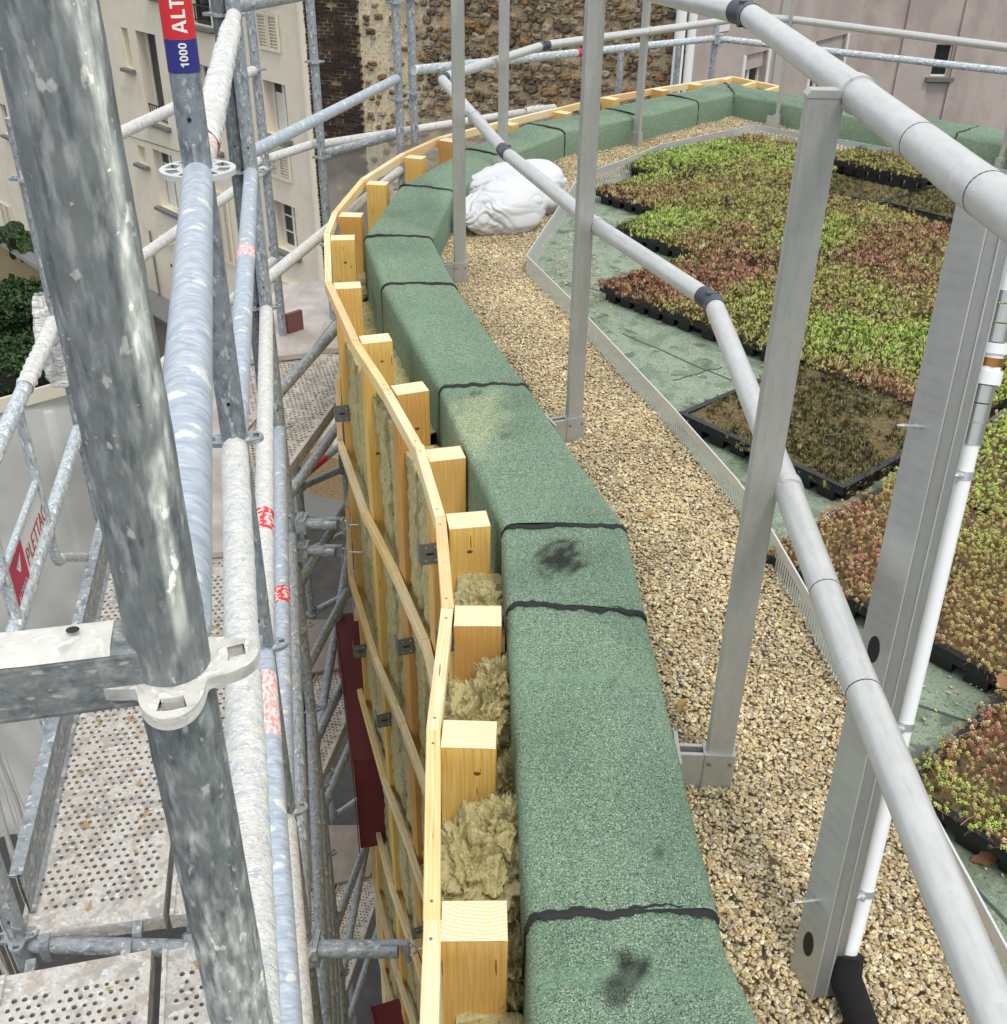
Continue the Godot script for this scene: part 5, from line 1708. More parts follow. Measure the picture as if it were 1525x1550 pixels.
func build_outer_rail() -> void:
	var o1: Vector3 = SP.O1
	var o2: Vector3 = SP.O2
	var d := (o2 - o1).normalized()
	var at := func(s: float, y: float) -> Vector3: return o1 + d * s + Vector3(0, y, 0)
	ledger(sp("O1", 0.104), sp("O2", 0.104), M.galv_pale, "top tube of the outer guard rail with white film near its far end", "", 0.0, 20)
	ledger(sp("O1", -0.346), sp("O2", -0.336), M.galv_pale, "mid tube of the outer guard rail under the sign", "", 0.0, 20)
	film(at.call(1.28, 0.104), at.call(1.84, 0.104), "white plastic film wound round the top tube of the outer guard rail")
	var t := thing("guard_barrier", "tubular barrier of the outer guard rail with bent uprights", "guard panel")
	var mb := MB.new()
	var bend := PackedVector3Array()
	for k in 4: bend.append(at.call(1.16, 0.10 - 0.17 * k))
	for k in 7:
		var a := PI / 2 * k / 6.0
		bend.append(at.call(1.16 + 0.07 * (1 - cos(a)), -0.44 - 0.07 * sin(a)))
	bend.append(at.call(1.34, -0.58)); bend.append(at.call(1.52, -0.70))
	mb.tube(bend, 0.0165, 16)
	obj("bent_upright", mb, M.galv_pale, t)
	mb = MB.new()
	mb.rod(at.call(0.64, 0.10), at.call(0.64, -0.75), 0.0165, 16)
	obj("upright", mb, M.galv_pale, t)
	mb = MB.new()
	mb.rod(at.call(0.45, -0.165), at.call(1.15, -0.165), 0.012, 14)
	obj("sign_bar", mb, M.galv_pale, t)
	# sign plate
	var inn := Vector3(-d.z, 0, d.x)
	var sg := thing("sign", "white advertising plate with magenta end and thin magenta lettering on the outer guard rail", "sign")
	var b := Basis(d, Vector3.UP, inn)
	mb = MB.new()
	mb.box(at.call(0.915, -0.248), b, Vector3(0.235, 0.076, 0.0015))
	obj("plate", mb, M.white_paint, sg)
	mb = MB.new()
	mb.box(at.call(0.765, -0.248) + inn * 0.0022, b, Vector3(0.083, 0.075, 0.0008))
	obj("magenta_end", mb, M.magenta, sg)
	bent_text("PLETTAC", 0.078, 0.0, at.call(0.862, -0.274) + inn * 0.0018, d, inn, M.magenta, sg, true)
	bent_text("ALTRAD", 0.034, 0.0, at.call(0.695, -0.308) + inn * 0.0034, d, inn, M.white_paint, sg, true)
	# winged emblem
	mb = MB.new()
	var em := [Vector2(-0.032, 0.012), Vector2(-0.006, -0.020), Vector2(0.006, -0.018), Vector2(0.034, 0.026), Vector2(0.010, 0.006), Vector2(-0.002, -0.004)]
	var e0 := at.call(0.775, -0.235) + inn * 0.0042 as Vector3
	for k in range(1, em.size() - 1):
		mb.tri(e0 + d * em[0].x + Vector3(0, em[0].y, 0), e0 + d * em[k].x + Vector3(0, em[k].y, 0), e0 + d * em[k + 1].x + Vector3(0, em[k + 1].y, 0), inn)
	obj("emblem", mb, M.white_paint, sg)
	# toe board
	var tb := thing("toe_board", "long galvanised toe board along the left edge of the near planks", "toe board")
	mb = MB.new()
	mb.prism(PackedVector2Array([Vector2(-0.002, -0.075), Vector2(0.014, -0.075), Vector2(0.014, -0.070), Vector2(0.003, -0.068), Vector2(0.003, 0.068), Vector2(0.012, 0.072), Vector2(0.012, 0.077), Vector2(-0.022, 0.077), Vector2(-0.022, 0.072), Vector2(-0.002, 0.068)]), at.call(0.04, -0.79) + inn * 0.03, at.call(1.88, -0.79) + inn * 0.03, inn, Vector3.UP, false)
	obj("board", mb, M.galv_flat, tb)
	# bunched netting at the pole
	mb = MB.new()
	var f := fnl(850, 14.0, 3)
	var pts := PackedVector3Array()
	for y in 40:
		for x in 33:
			var th := TAU * (x % 32) / 32.0
			var v := y / 39.0
			var r := (0.022 + 0.022 * sin(v * 3.0) + 0.012 * v) * (1.0 + 0.16 * sin(th * 6.0 + v * 3.0) + f.get_noise_3d(cos(th) * 0.12, v * 0.25, sin(th) * 0.12) * 0.4)
			pts.append(at.call(1.90, 0.19 - v * 0.34) + Vector3(cos(th) * r - 0.04 + v * 0.02, 0, sin(th) * r + 0.03 * v))
	mb.grid(pts, 33, 40, true)
	tag(obj("netting_bundle", mb, M.wrap), "bunched white netting tied to the outer pole above the hedge", "netting")
	# milky sheet across the end of the bay, a garden of hedges beyond
	mb = MB.new()
	pts = PackedVector3Array()
	f = fnl(860, 1.4, 3)
	for y in 40:
		for x in 50:
			var p := Vector3(-1.70, -0.36, -4.18).lerp(Vector3(-3.3, -0.86, -4.25), x / 49.0)
			p.y -= 2.6 * y / 39.0
			p.z += f.get_noise_3dv(p) * 0.08
			pts.append(p)
	mb.grid(pts, 50, 40)
	var sh := thing("plastic_sheet", "milky translucent plastic sheet with a cream hem behind the guard panel", "plastic sheet")
	obj("sheet", mb, M.sheet, sh)
	mb = MB.new()
	mb.prism(rrect(0.012, 0.07, 0.004, 2), Vector3(-1.70, -0.36, -4.17), Vector3(-3.3, -0.86, -4.24), Vector3(0, 0, 1), Vector3.UP)
	obj("hem", mb, M.shutter, sh)
	ledger(Vector3(-2.2, -0.75, -4.6), Vector3(-2.2, -3.2, -4.6), M.galv, "blurred upright showing through the milky plastic sheet", "", 0.0, 12, false)
	# cords of the debris net outside the near left corner
	var nt := thing("cord_net", "loose vertical cords and strips of netting at the lower left edge", "netting")
	for k in 26:
		mb = MB.new()
		var p: Vector3 = at.call(-0.05 + 0.62 * k / 25.0, 0) - inn * (0.10 + 0.02 * rng.randf())
		var cp := PackedVector3Array()
		for j in 7: cp.append(p + Vector3(rng.randfn() * 0.004, -0.30 - 0.16 * j, rng.randfn() * 0.004))
		mb.tube(cp, 0.0015 if k % 6 else 0.007, 5)
		obj("cord", mb, M.frame, nt)

func build_ties() -> void:
	for q in [[Vector3(-0.480, -0.915, -1.786), Vector3(-0.262, -0.905, -1.782), Vector3(-0.135, -0.902, -1.80), "near wall tie with eye bolt reaching from the pole to the timber frame"], [Vector3(-0.84, -0.86, -3.80), Vector3(-0.70, -0.855, -3.79), Vector3(-0.61, -0.85, -3.78), "upper of two small wall ties on the third pole"], [Vector3(-0.84, -0.985, -3.78), Vector3(-0.715, -0.98, -3.77), Vector3(-0.60, -0.975, -3.76), "lower of two small wall ties on the third pole"], [Vector3(-0.49, -2.6, -1.786), Vector3(-0.33, -2.6, -1.78), Vector3(-0.14, -2.6, -1.79), "wall tie far down the gap below the near one"]]:
		var t := thing("wall_tie", q[3], "wall tie", q[0])
		var b: Vector3 = q[1] - q[0]
		var e: Vector3 = q[2] - q[0]
		var d := b.normalized()
		var mb := MB.new()
		mb.rod(Vector3.ZERO, b, TR, 20)
		obj("tube", mb, M.galv, t)
		mb = MB.new()
		mb.rod(b - d * 0.045 + Vector3(0, 0.026, 0), b + d * 0.028 + Vector3(0, 0.026, 0), 0.009, 12)
		mb.rod(b + d * 0.026 + Vector3(0, 0.034, 0), b + d * 0.026 + Vector3(0, -0.05, 0), 0.0075, 12)
		obj("hook", mb, M.galv_flat, t)
		mb = MB.new()
		var ring := PackedVector3Array()
		var c := b + d * 0.030 + Vector3(0, 0.0, 0.003)
		for s in 25: ring.append(c + d * cos(TAU * s / 24) * 0.020 + Vector3(0, sin(TAU * s / 24) * 0.020, 0))
		mb.tube(ring, 0.0034, 8, false)
		mb.rod(c + d * 0.02, e, 0.0034, 8)
		obj("eye_bolt", mb, M.zinc, t)
		mb = MB.new()
		mb.box(-d * 0.012, basis_along(d), Vector3(0.034, 0.034, 0.022))
		mb.rod(-d * 0.012 + Vector3(0, 0.034, 0.02), -d * 0.012 + Vector3(0, 0.034, -0.03), 0.008, 8)
		obj("coupler", mb, M.galv_flat, t)

# ------------------------------------------------------------------ courtyard
# a wall with real openings; op: [s0, s1, y0, y1, recess]
func wall_mesh(O: Vector3, D: Vector3, N: Vector3, s0: float, s1: float, y0: float, y1: float, ops: Array) -> MB:
	var mb := MB.new()
	var xs := [s0, s1]
	var ys := [y0, y1]
	for q in ops:
		for v in [q[0], q[1]]: if not xs.has(v): xs.append(v)
		for v in [q[2], q[3]]: if not ys.has(v): ys.append(v)
	xs.sort(); ys.sort()
	for i in xs.size() - 1:
		for j in ys.size() - 1:
			var cx: float = (xs[i] + xs[i + 1]) / 2
			var cy: float = (ys[j] + ys[j + 1]) / 2
			var open := false
			for q in ops:
				if cx > q[0] and cx < q[1] and cy > q[2] and cy < q[3]: open = true
			if open: continue
			var a: Vector3 = O + D * xs[i]
			var b: Vector3 = O + D * xs[i + 1]
			mb.quad(a + Vector3(0, ys[j], 0), b + Vector3(0, ys[j], 0), b + Vector3(0, ys[j + 1], 0), a + Vector3(0, ys[j + 1], 0), N)
	for q in ops:
		var a: Vector3 = O + D * q[0]
		var b: Vector3 = O + D * q[1]
		var k: Vector3 = -N * q[4]
		var lo := Vector3(0, q[2], 0)
		var hi := Vector3(0, q[3], 0)
		mb.quad(a + lo, a + hi, a + hi + k, a + lo + k, D)
		mb.quad(b + lo, b + hi, b + hi + k, b + lo + k, -D)
		mb.quad(a + hi, b + hi, b + hi + k, a + hi + k, Vector3.DOWN)
		mb.quad(a + lo, b + lo, b + lo + k, a + lo + k, Vector3.UP)
		if q.size() > 5: mb.quad(a + lo + k, b + lo + k, b + hi + k, a + hi + k, N)
	return mb

func window(parent: Node, O: Vector3, D: Vector3, N: Vector3, q: Array, style: String) -> void:
	# q: s0, s1, y0, y1, recess
	var b := Basis(D, Vector3.UP, N)
	var w: float = q[1] - q[0]
	var h: float = q[3] - q[2]
	var c: Vector3 = O + D * (q[0] + w / 2) + Vector3(0, q[2] + h / 2, 0) - N * (q[4] - 0.01)
	var mb := MB.new()
	var fw := 0.055 if w > 0.6 else 0.035
	for s in [-1.0, 1.0]:
		mb.box(c + D * s * (w / 2 - fw / 2) + N * 0.02, b, Vector3(fw / 2, h / 2, 0.03))
		mb.box(c + Vector3(0, s * (h / 2 - fw / 2), 0) + N * 0.02, b, Vector3(w / 2 - fw, fw / 2, 0.028))
	if style.contains("two"): mb.box(c + N * 0.02, b, Vector3(0.05, h / 2 - fw, 0.034))
	var win := obj("window", mb, M.frame if not style.contains("dark") else M.iron, parent)
	mb = MB.new()
	mb.box(c, b, Vector3(w / 2 - 0.01, h / 2 - 0.01, 0.008))
	obj("pane", mb, M.glass, win)
	if style.contains("bars"):
		mb = MB.new()
		for k in 2:
			mb = MB.new()
			mb.box(c + Vector3(0, h * (k - 0.5) / 3.0, 0) + N * 0.025, b, Vector3(w / 2 - fw, 0.016, 0.018))
			obj("glazing_bar", mb, M.frame, win)
	if style.contains("curtain"):
		mb = MB.new()
		mb.box(c + D * (w * 0.2) + Vector3(0, -h * 0.1, 0) + N * 0.012, b, Vector3(w * 0.22, h * 0.36, 0.003))
		obj("curtain", mb, M.curtain, win)
	if style.contains("rail"):
		mb = MB.new()
		var o: Vector3 = O + D * (q[0] + w / 2) - N * 0.06
		for y in [0.08, 0.42]: mb.box(o + Vector3(0, q[2] + y, 0), b, Vector3(w / 2 - 0.002, 0.016, 0.012))
		for k in 9: mb.box(o + D * (w * (k + 0.5) / 9.0 - w / 2) + Vector3(0, q[2] + 0.25, 0), b, Vector3(0.009, 0.17, 0.009))
		obj("railing", mb, M.iron, win)
	if style.contains("sill"):
		mb = MB.new()
		mb.box(O + D * (q[0] + w / 2) + Vector3(0, q[2] - 0.05, 0) + N * 0.05, b, Vector3(w / 2 + 0.12, 0.045, 0.13))
		mb.box(O + D * (q[0] + w / 2) + Vector3(0, q[2] - 0.115, 0) + N * 0.02, b, Vector3(w / 2 + 0.08, 0.02, 0.07))
		obj("sill", mb, M.sill, win)

func shutter(parent: Node, O: Vector3, D: Vector3, N: Vector3, s0: float, s1: float, y0: float, y1: float) -> void:
	var b := Basis(D, Vector3.UP, N)
	for half in 2:
		var a := lerpf(s0, s1, half * 0.5) + 0.012
		var e := lerpf(s0, s1, half * 0.5 + 0.5) - 0.012
		var c := O + D * (a + e) / 2 + Vector3(0, (y0 + y1) / 2, 0) + N * 0.035
		var mb := MB.new()
		var w := e - a
		var h := y1 - y0
		for s in [-1.0, 1.0]:
			mb.box(c + D * s * (w / 2 - 0.03), b, Vector3(0.03, h / 2, 0.022))
			mb.box(c + Vector3(0, s * (h / 2 - 0.035), 0), b, Vector3(w / 2 - 0.06, 0.035, 0.021))
		var sh := obj("shutter", mb, M.shutter, parent)
		var n := int((h - 0.14) / 0.062)
		for k in n:
			var sl := MB.new()
			sl.box(c + Vector3(0, -h / 2 + 0.07 + (h - 0.14) * (k + 0.5) / n, 0), Basis(D, (Vector3.UP + N * 0.9).normalized(), D.cross((Vector3.UP + N * 0.9).normalized())), Vector3(w / 2 - 0.06, 0.028, 0.005))
			obj("slat", sl, M.shutter, sh)

func build_cream_house() -> void:
	var O := Vector3(-4.364, 0, -24.616)
	var D := Vector3(-0.677, 0, -0.736)
	var N := Vector3(-0.736, 0, 0.677)
	var t := thing("cream_house", "cream rendered house with odd small windows and slatted shutters at left", "house")
	var W := [
		[[10.49, 11.02, -3.9, -2.5, 0.16], "dark sill"], [[8.76, 9.14, -3.5, -2.48, 0.16, 1], "blind"], [[7.13, 8.30, -4.75, -2.47, 0.34], "two rail sill"],
		[[4.06, 4.99, -1.98, -0.2, 0.2], "dark rail sill"], [[4.34, 5.0, -4.90, -2.9, 0.16], "two sill"], [[1.02, 1.97, -4.05, -2.87, 0.30], "two curtain sill"],
		[[8.83, 9.32, -6.1, -5.6, 0.16, 1], "blind"], [[7.24, 8.36, -7.15, -5.54, 0.26], "two curtain sill"], [[10.56, 11.02, -7.1, -5.74, 0.16], "dark sill"],
		[[1.08, 2.06, -6.82, -5.64, 0.30], "two bars sill"], [[19.66, 20.2, -7.12, -6.05, 0.16], "sill"], [[19.3, 19.9, -4.4, -3.3, 0.16], "sill"], [[13.2, 14.3, -4.6, -2.6, 0.2], "two sill"], [[13.2, 14.3, -7.8, -5.8, 0.2], "two sill"],
		[[16.4, 17.3, -5.0, -3.0, 0.2], "two sill"], [[16.4, 17.3, -8.2, -6.2, 0.2], "two sill"], [[10.6, 11.4, -10.6, -8.2, 0.16, 1], "blind"], [[6.3, 7.1, -1.5, 0.4, 0.2], "dark sill"], [[9.6, 10.5, -0.95, 0.3, 0.2], "two sill"], [[1.0, 2.0, -0.95, 0.4, 0.2], "two sill"]]
	var ops: Array = []
	for q in W: ops.append(q[0])
	obj("wall", wall_mesh(O, D, N, 0.0, 34.0, -13.0, 3.0, ops), M.cream, t)
	for q in W:
		if q[1] == "blind":
			var b := Basis(D, Vector3.UP, N)
			var mb := MB.new()
			mb.box(O + D * (q[0][0] + q[0][1]) / 2 + Vector3(0, q[0][2] - 0.05, 0) + N * 0.05, b, Vector3((q[0][1] - q[0][0]) / 2 + 0.12, 0.045, 0.12))
			obj("sill", mb, M.sill, t)
		else:
			window(t, O, D, N, q[0], q[1])
	for q in [[1.02, 1.93, -2.20, -1.40], [1.05, 2.05, -5.05, -4.25], [4.30, 5.0, -7.9, -6.0], [10.5, 10.95, -4.9, -4.30], [21.6, 22.7, -11.2, -10.0]]:
		shutter(t, O, D, N, q[0], q[1], q[2], q[3])
	var bs := Basis(D, Vector3.UP, N)
	# rounded corner, ledges and the canopy over the door
	var mb := MB.new()
	mb.rod(O + Vector3(0, -13, 0) + D * 0.10 - N * 0.04, O + Vector3(0, 3, 0) + D * 0.10 - N * 0.04, 0.13, 20)
	obj("corner_roll", mb, M.cream, t)
	for q in [[1.15, 2.12, -7.66], [8.0, 8.7, -8.15], [1.15, 2.12, -9.4]]:
		mb = MB.new()
		mb.box(O + D * (q[0] + q[1]) / 2 + Vector3(0, q[2], 0) + N * 0.05, bs, Vector3((q[1] - q[0]) / 2, 0.06, 0.06))
		mb.box(O + D * (q[0] + q[1]) / 2 + Vector3(0, q[2] - 0.12, 0) + N * 0.025, bs, Vector3((q[1] - q[0]) / 2 - 0.03, 0.05, 0.03))
		obj("ledge", mb, M.cream, t)
	mb = MB.new()
	mb.prism(PackedVector2Array([Vector2(0, -0.25), Vector2(0, 0.12), Vector2(0.75, -0.06), Vector2(0.75, -0.22)]), O + D * 7.0 + Vector3(0, -10.25, 0), O + D * 11.2 + Vector3(0, -10.25, 0), N, Vector3.UP)
	obj("canopy", mb, M.sill, t)
	for q in [[9.35, -10.2, -8.1], [3.2, -13.0, 2.0]]:
		mb = MB.new()
		mb.rod(O + D * q[0] + N * 0.05 + Vector3(0, q[1], 0), O + D * q[0] + N * 0.05 + Vector3(0, q[2], 0), 0.03, 8)
		obj("pipe", mb, M.sill if q[0] > 5 else M.cream, t)
	for q in [[2.6, -1.2, 3.4, -12.5], [12.2, -13.0, 12.2, 2.0], [6.0, -5.3, 12.0, -5.5]]:
		mb = MB.new()
		mb.rod(O + D * q[0] + N * 0.02 + Vector3(0, q[1], 0), O + D * q[2] + N * 0.02 + Vector3(0, q[3], 0), 0.011, 6)
		obj("cable", mb, M.sill, t)
	# small vents
	for q in [[7.7, -1.35], [8.3, -8.9], [5.9, -2.6]]:
		mb = MB.new()
		mb.rod(O + D * q[0] + N * 0.0 + Vector3(0, q[1], 0), O + D * q[0] + N * 0.012 + Vector3(0, q[1], 0), 0.05, 12)
		obj("vent", mb, M.iron, t)

func stone_mesh(sd: int, m) -> ArrayMesh:
	var f := fnl(sd, 1.1, 3)
	var mb := MB.new()
	var n := 8
	var pts := PackedVector3Array()
	for y in n:
		for x in n:
			var u := x / float(n - 1) * 2 - 1
			var v := y / float(n - 1) * 2 - 1
			var ed := maxf(absf(u), absf(v))
			var z := (1.0 - pow(ed, 5.0)) * (0.75 + f.get_noise_2d(u * 1.3, v * 1.3) * 0.7)
			var wob := 1.0 + f.get_noise_2d(u * 0.9 + 9, v * 0.9) * 0.35
			# rounded corners
			var cr := 1.0 - 0.16 * pow(absf(u * v), 2.0)
			pts.append(Vector3(u * 0.5 * wob * cr, v * 0.5 * wob * cr, z if ed < 0.99 else -0.8))
	mb.grid(pts, n, n, false, 1, 1, PackedColorArray(), true)
	return mb.mesh(m)

func build_party_wall() -> void:
	var O := Vector3(-4.364, 0, -24.616)
	var D := Vector3(0.927, 0, 0.375)
	var N := Vector3(-0.375, 0, 0.927)
	var t := thing("party_wall", "old party wall of sooty bricks and brown rubble stone behind the scaffold", "wall")
	var b := Basis(D, Vector3.UP, N)
	# mortar faces, uneven
	for q in [[0.0, 1.32, -13.0, 2.0, "mortar_dark", 8, 60], [1.32, 8.25, -13.0, 2.0, "mortar", 80, 110]]:
		var f := fnl(910, 1.2, 4)
		var pts := PackedVector3Array()
		var cols := PackedColorArray()
		for y in q[6]:
			for x in q[5]:
				var tt := lerpf(q[0], q[1], x / float(q[5] - 1))
				var p: Vector3 = O + D * tt + Vector3(0, lerpf(q[2], q[3], y / float(q[6] - 1)), 0)
				pts.append(p + N * (f.get_noise_3dv(p) * 0.03 - 0.01))
				# cream pointing gives way to brown towards the right
				var k := smoothstep(2.3, 3.3, tt + f.get_noise_3dv(p * 1.3) * 1.6) if tt > 1.4 else 0.0
				cols.append(Color.WHITE.lerp(Color(0.56, 0.49, 0.40), k * (0.75 + 0.5 * f.get_noise_3dv(p * 4.0))))
		var mb := MB.new()
		mb.grid(pts, q[5], q[6], false, 1, 1, cols)
		obj("mortar_bed", mb, M[q[4]], t)
	# bricks, top courses first
	var tones := [Color(0.055, 0.036, 0.030), Color(0.040, 0.029, 0.027), Color(0.075, 0.045, 0.035), Color(0.032, 0.025, 0.024), Color(0.09, 0.062, 0.05)]
	var bm: Array = []
	for c in tones:
		var mb := MB.new()
		mb.col = c
		mb.prism(rrect(1, 1, 0.06, 1), Vector3(0, 0, -0.5), Vector3(0, 0, 0.5), Vector3.RIGHT, Vector3.UP)
		bm.append(mb.mesh(M.rock))
	var made := 0
	var xf: Array = []
	var cl: Array = []
	var white := fnl(930, 1.8, 3)
	for row in 150:
		var y := -0.25 - row * 0.077
		var x := 0.03 - (0.115 if row % 2 else 0.0)
		while x < 1.28:
			var l := 0.215
			var x0 := maxf(x, 0.02)
			var x1 := minf(x + l, 1.30 + rng.randf() * 0.05)
			x += 0.228
			if x1 - x0 < 0.04 or rng.randf() < 0.02: continue
			var out := 0.012 + rng.randfn() * 0.004
			# some joints are wide and pale where the face has been patched
			var hh := 0.062
			if white.get_noise_2d(x0 * 1.5, y) > 0.12: hh = 0.042; x1 -= 0.05
			var p := O + D * (x0 + x1) / 2 + Vector3(0, y, 0) + N * out
			var k := rng.randi() % 5
			var tr := Transform3D(Basis(D * (x1 - x0), Vector3.UP * hh, N * 0.05), p)
			if made < 296:
				obj_mesh("brick", bm[k], t, tr)
				made += 1
			else:
				xf.append(tr); cl.append(Color(tones[k].r / tones[0].r, tones[k].g / tones[0].g, tones[k].b / tones[0].b))
	multi("lower_bricks", bm[0], xf, cl, t)
	# rubble: rows of uneven stones
	var rt := [Color(0.42, 0.33, 0.23), Color(0.48, 0.40, 0.29), Color(0.30, 0.24, 0.17), Color(0.40, 0.25, 0.12), Color(0.50, 0.44, 0.35), Color(0.18, 0.14, 0.105), Color(0.30, 0.23, 0.15), Color(0.36, 0.30, 0.22)]
	var sm: Array = []
	for k in 5: sm.append(stone_mesh(940 + k, M.rock))
	var list: Array = []
	var y := 0.45
	while y > -5.4:
		var h := 0.09 + rng.randf() * 0.11
		var x := 1.36 + rng.randf() * 0.1
		while x < 8.2:
			var w := h * (0.9 + rng.randf() * 1.3)
			# the left part is mostly pointing mortar with few stones
			var bare := 0.60 if x < 2.5 + rng.randf() * 0.6 else 0.10
			if rng.randf() > bare:
				list.append([x + w / 2, y - h / 2 + rng.randfn() * 0.02, w, h])
			x += w + 0.004 + rng.randf() * 0.012
		y -= h * 0.96
	var x2: Array = []
	var c2: Array = []
	var mats := {}
	made = 0
	for q in list:
		var roll := rng.randfn() * 0.16
		var k := rng.randi() % 5
		var c: Color = rt[rng.randi() % rt.size()]
		if q[0] < 2.7 and rng.randf() < 0.5: c = Color(0.34, 0.20, 0.08)
		var sc := 1.02 if q[0] > 2.7 else 0.72
		var bb := Basis(D, Vector3.UP, N) * Basis(Vector3.BACK, roll) * Basis.from_scale(Vector3(q[2] * sc, q[3] * sc, 0.055 + rng.randf() * 0.04))
		var tr := Transform3D(bb, O + D * q[0] + Vector3(0, q[1], 0) + N * 0.0)
		if made < 298 and q[1] > -4.2 and q[1] < -0.5 and q[2] * q[3] > 0.017:
			var o := obj_mesh("stone", sm[k], t, tr)
			if not mats.has(c):
				var m: StandardMaterial3D = M.rock.duplicate()
				m.albedo_color = c.linear_to_srgb()
				mats[c] = m
			o.set_surface_override_material(0, mats[c])
			made += 1
		else:
			x2.append(tr); c2.append(c)
	multi("small_stones", sm[0], x2, c2, t)

func build_mauve_house() -> void:
	var K := Vector3(3.239, 0, -21.544)
	var DA := Vector3(0.620, 0, -0.785)
	var NA := Vector3(0.785, 0, 0.620)
	NA = Vector3(-0.785, 0, -0.620) if NA.dot(-K) < 0 else NA
	var t := thing("mauve_house", "mauve grey rendered house with two deep windows at right, beyond the far parapet", "house")
	var W := [[2.62, 3.62, -3.4, -1.86, 0.22], [5.95, 7.75, -3.7, -1.93, 0.30]]
	obj("wall", wall_mesh(K, DA, NA, 0.0, 8.50, -13, 3.0, W), M.mauve, t)
	window(t, K, DA, NA, W[0], "two")
	window(t, K, DA, NA, W[1], "two")
	var b := Basis(DA, Vector3.UP, NA)
	for q in W:
		# roller shutter box
		var mb := MB.new()
		mb.box(K + DA * (q[0] + q[1]) / 2 + Vector3(0, q[3] - 0.16, 0) - NA * 0.10, b, Vector3((q[1] - q[0]) / 2 - 0.05, 0.155, 0.03))
		obj("shutter_box", mb, M.mauve, t)
		mb = MB.new()
		for s in [-1.0, 1.0]:
			mb.box(K + DA * ((q[0] + q[1]) / 2 + s * ((q[1] - q[0]) / 2 + 0.06)) + Vector3(0, (q[2] + q[3]) / 2, 0) + NA * 0.012, b, Vector3(0.06, (q[3] - q[2]) / 2, 0.014))
		obj("surround", mb, M.frame, t)
	var pl := MB.new()
	pl.box(K + DA * 1.45 + Vector3(0, -1.0, 0) + NA * 0.01, b, Vector3(0.28, 0.30, 0.012))
	obj("patch", pl, M.frame, t)
	# string course, pale pilaster strip at 4.2
	pl = MB.new()
	pl.box(K + DA * 4.25 + Vector3(0, -5, 0) + NA * 0.02, b, Vector3(0.32, 8, 0.03))
	obj("pilaster", pl, M.frame_grey, t)
	var KB := Vector3(8.503, 0, -28.209)
	var W2 := [[1.93, 2.36, -2.95, -2.2, 0.14]]
	obj("wall", wall_mesh(KB, Vector3.RIGHT, Vector3.BACK, 0.0, 12.0, -13, 3.0, W2), M.mauve, t)
	window(t, KB, Vector3.RIGHT, Vector3.BACK, W2[0], "sill")
	# broad flat buttress behind the small window
	pl = MB.new()
	pl.box(KB + Vector3(1.48, -5, 0.03), Basis(), Vector3(0.40, 8, 0.03))
	pl.box(KB + Vector3(2.80, -5, 0.03), Basis(), Vector3(0.38, 8, 0.03))
	obj("pilaster", pl, M.mauve, t)
	# downpipe where it meets the rubble wall
	var dp := thing("downpipe", "broad white downpipe between the rubble wall and the mauve house", "downpipe", K)
	var mb := MB.new()
	mb.rod(Vector3(-0.10, -13, 0.16), Vector3(-0.10, 3, 0.16), 0.10, 16)
	mb.rod(Vector3(0.12, -13, 0.10), Vector3(0.12, 3, 0.10), 0.085, 16)
	obj("pipe", mb, M.white_paint, dp)
	mb = MB.new()
	for y in [-0.7, -2.4, -4.4]: mb.box(Vector3(0.0, y, 0.12), Basis(Vector3.UP, 0.3), Vector3(0.24, 0.03, 0.06))
	obj("pipe_strap", mb, M.white_paint, dp)

func hedge(at: Vector3, size: Vector3, turn: float, label: String) -> void:
	var t := thing("hedge", label, "hedge", at)
	t.rotation.y = turn
	var lm := MB.new()
	for k in 9:
		var a := k * 2.3
		var d := Vector3(cos(a), 0.5 + 0.4 * sin(k * 1.7), sin(a)).normalized()
		var s := d.cross(Vector3(0.2, 0.3, 0.9)).normalized()
		var u := d.cross(s)
		var c := d * 0.6
		lm.quad(c - s * 0.30, c + u * 0.55, c + s * 0.30, c - u * 0.55, (d + Vector3.UP * 0.3).normalized())
	var m := lm.mesh(M.hedge)
	var f := fnl(int(at.x * 10), 0.9, 3)
	var xf: Array = []
	var cl: Array = []
	for k in 9000:
		var face := rng.randi() % 5
		var p := Vector3(rng.randf() - 0.5, rng.randf(), rng.randf() - 0.5)
		match face:
			0: p.y = 1.0
			1: p.x = -0.5
			2: p.x = 0.5
			3: p.z = -0.5
			4: p.z = 0.5
		p = p * size
		p += Vector3(f.get_noise_3dv(p), f.get_noise_3dv(p + Vector3.ONE * 9), f.get_noise_3dv(p + Vector3.ONE * 20)) * 0.45
		p *= 1.0 - 0.08 * rng.randf()
		xf.append(Transform3D(Basis.from_euler(Vector3(rng.randf() * 6, rng.randf() * 6, 0)).scaled(Vector3.ONE * (0.07 + rng.randf() * 0.06)), p))
		var g := 0.7 + rng.randf() * 0.6
		cl.append(Color(0.035 * g, 0.075 * g, 0.02 * g))
	multi("foliage", m, xf, cl, t)
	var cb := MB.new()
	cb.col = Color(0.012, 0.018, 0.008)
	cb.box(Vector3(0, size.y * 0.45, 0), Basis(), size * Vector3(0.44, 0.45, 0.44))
	obj("inner_twigs", cb, M.hedge, t)

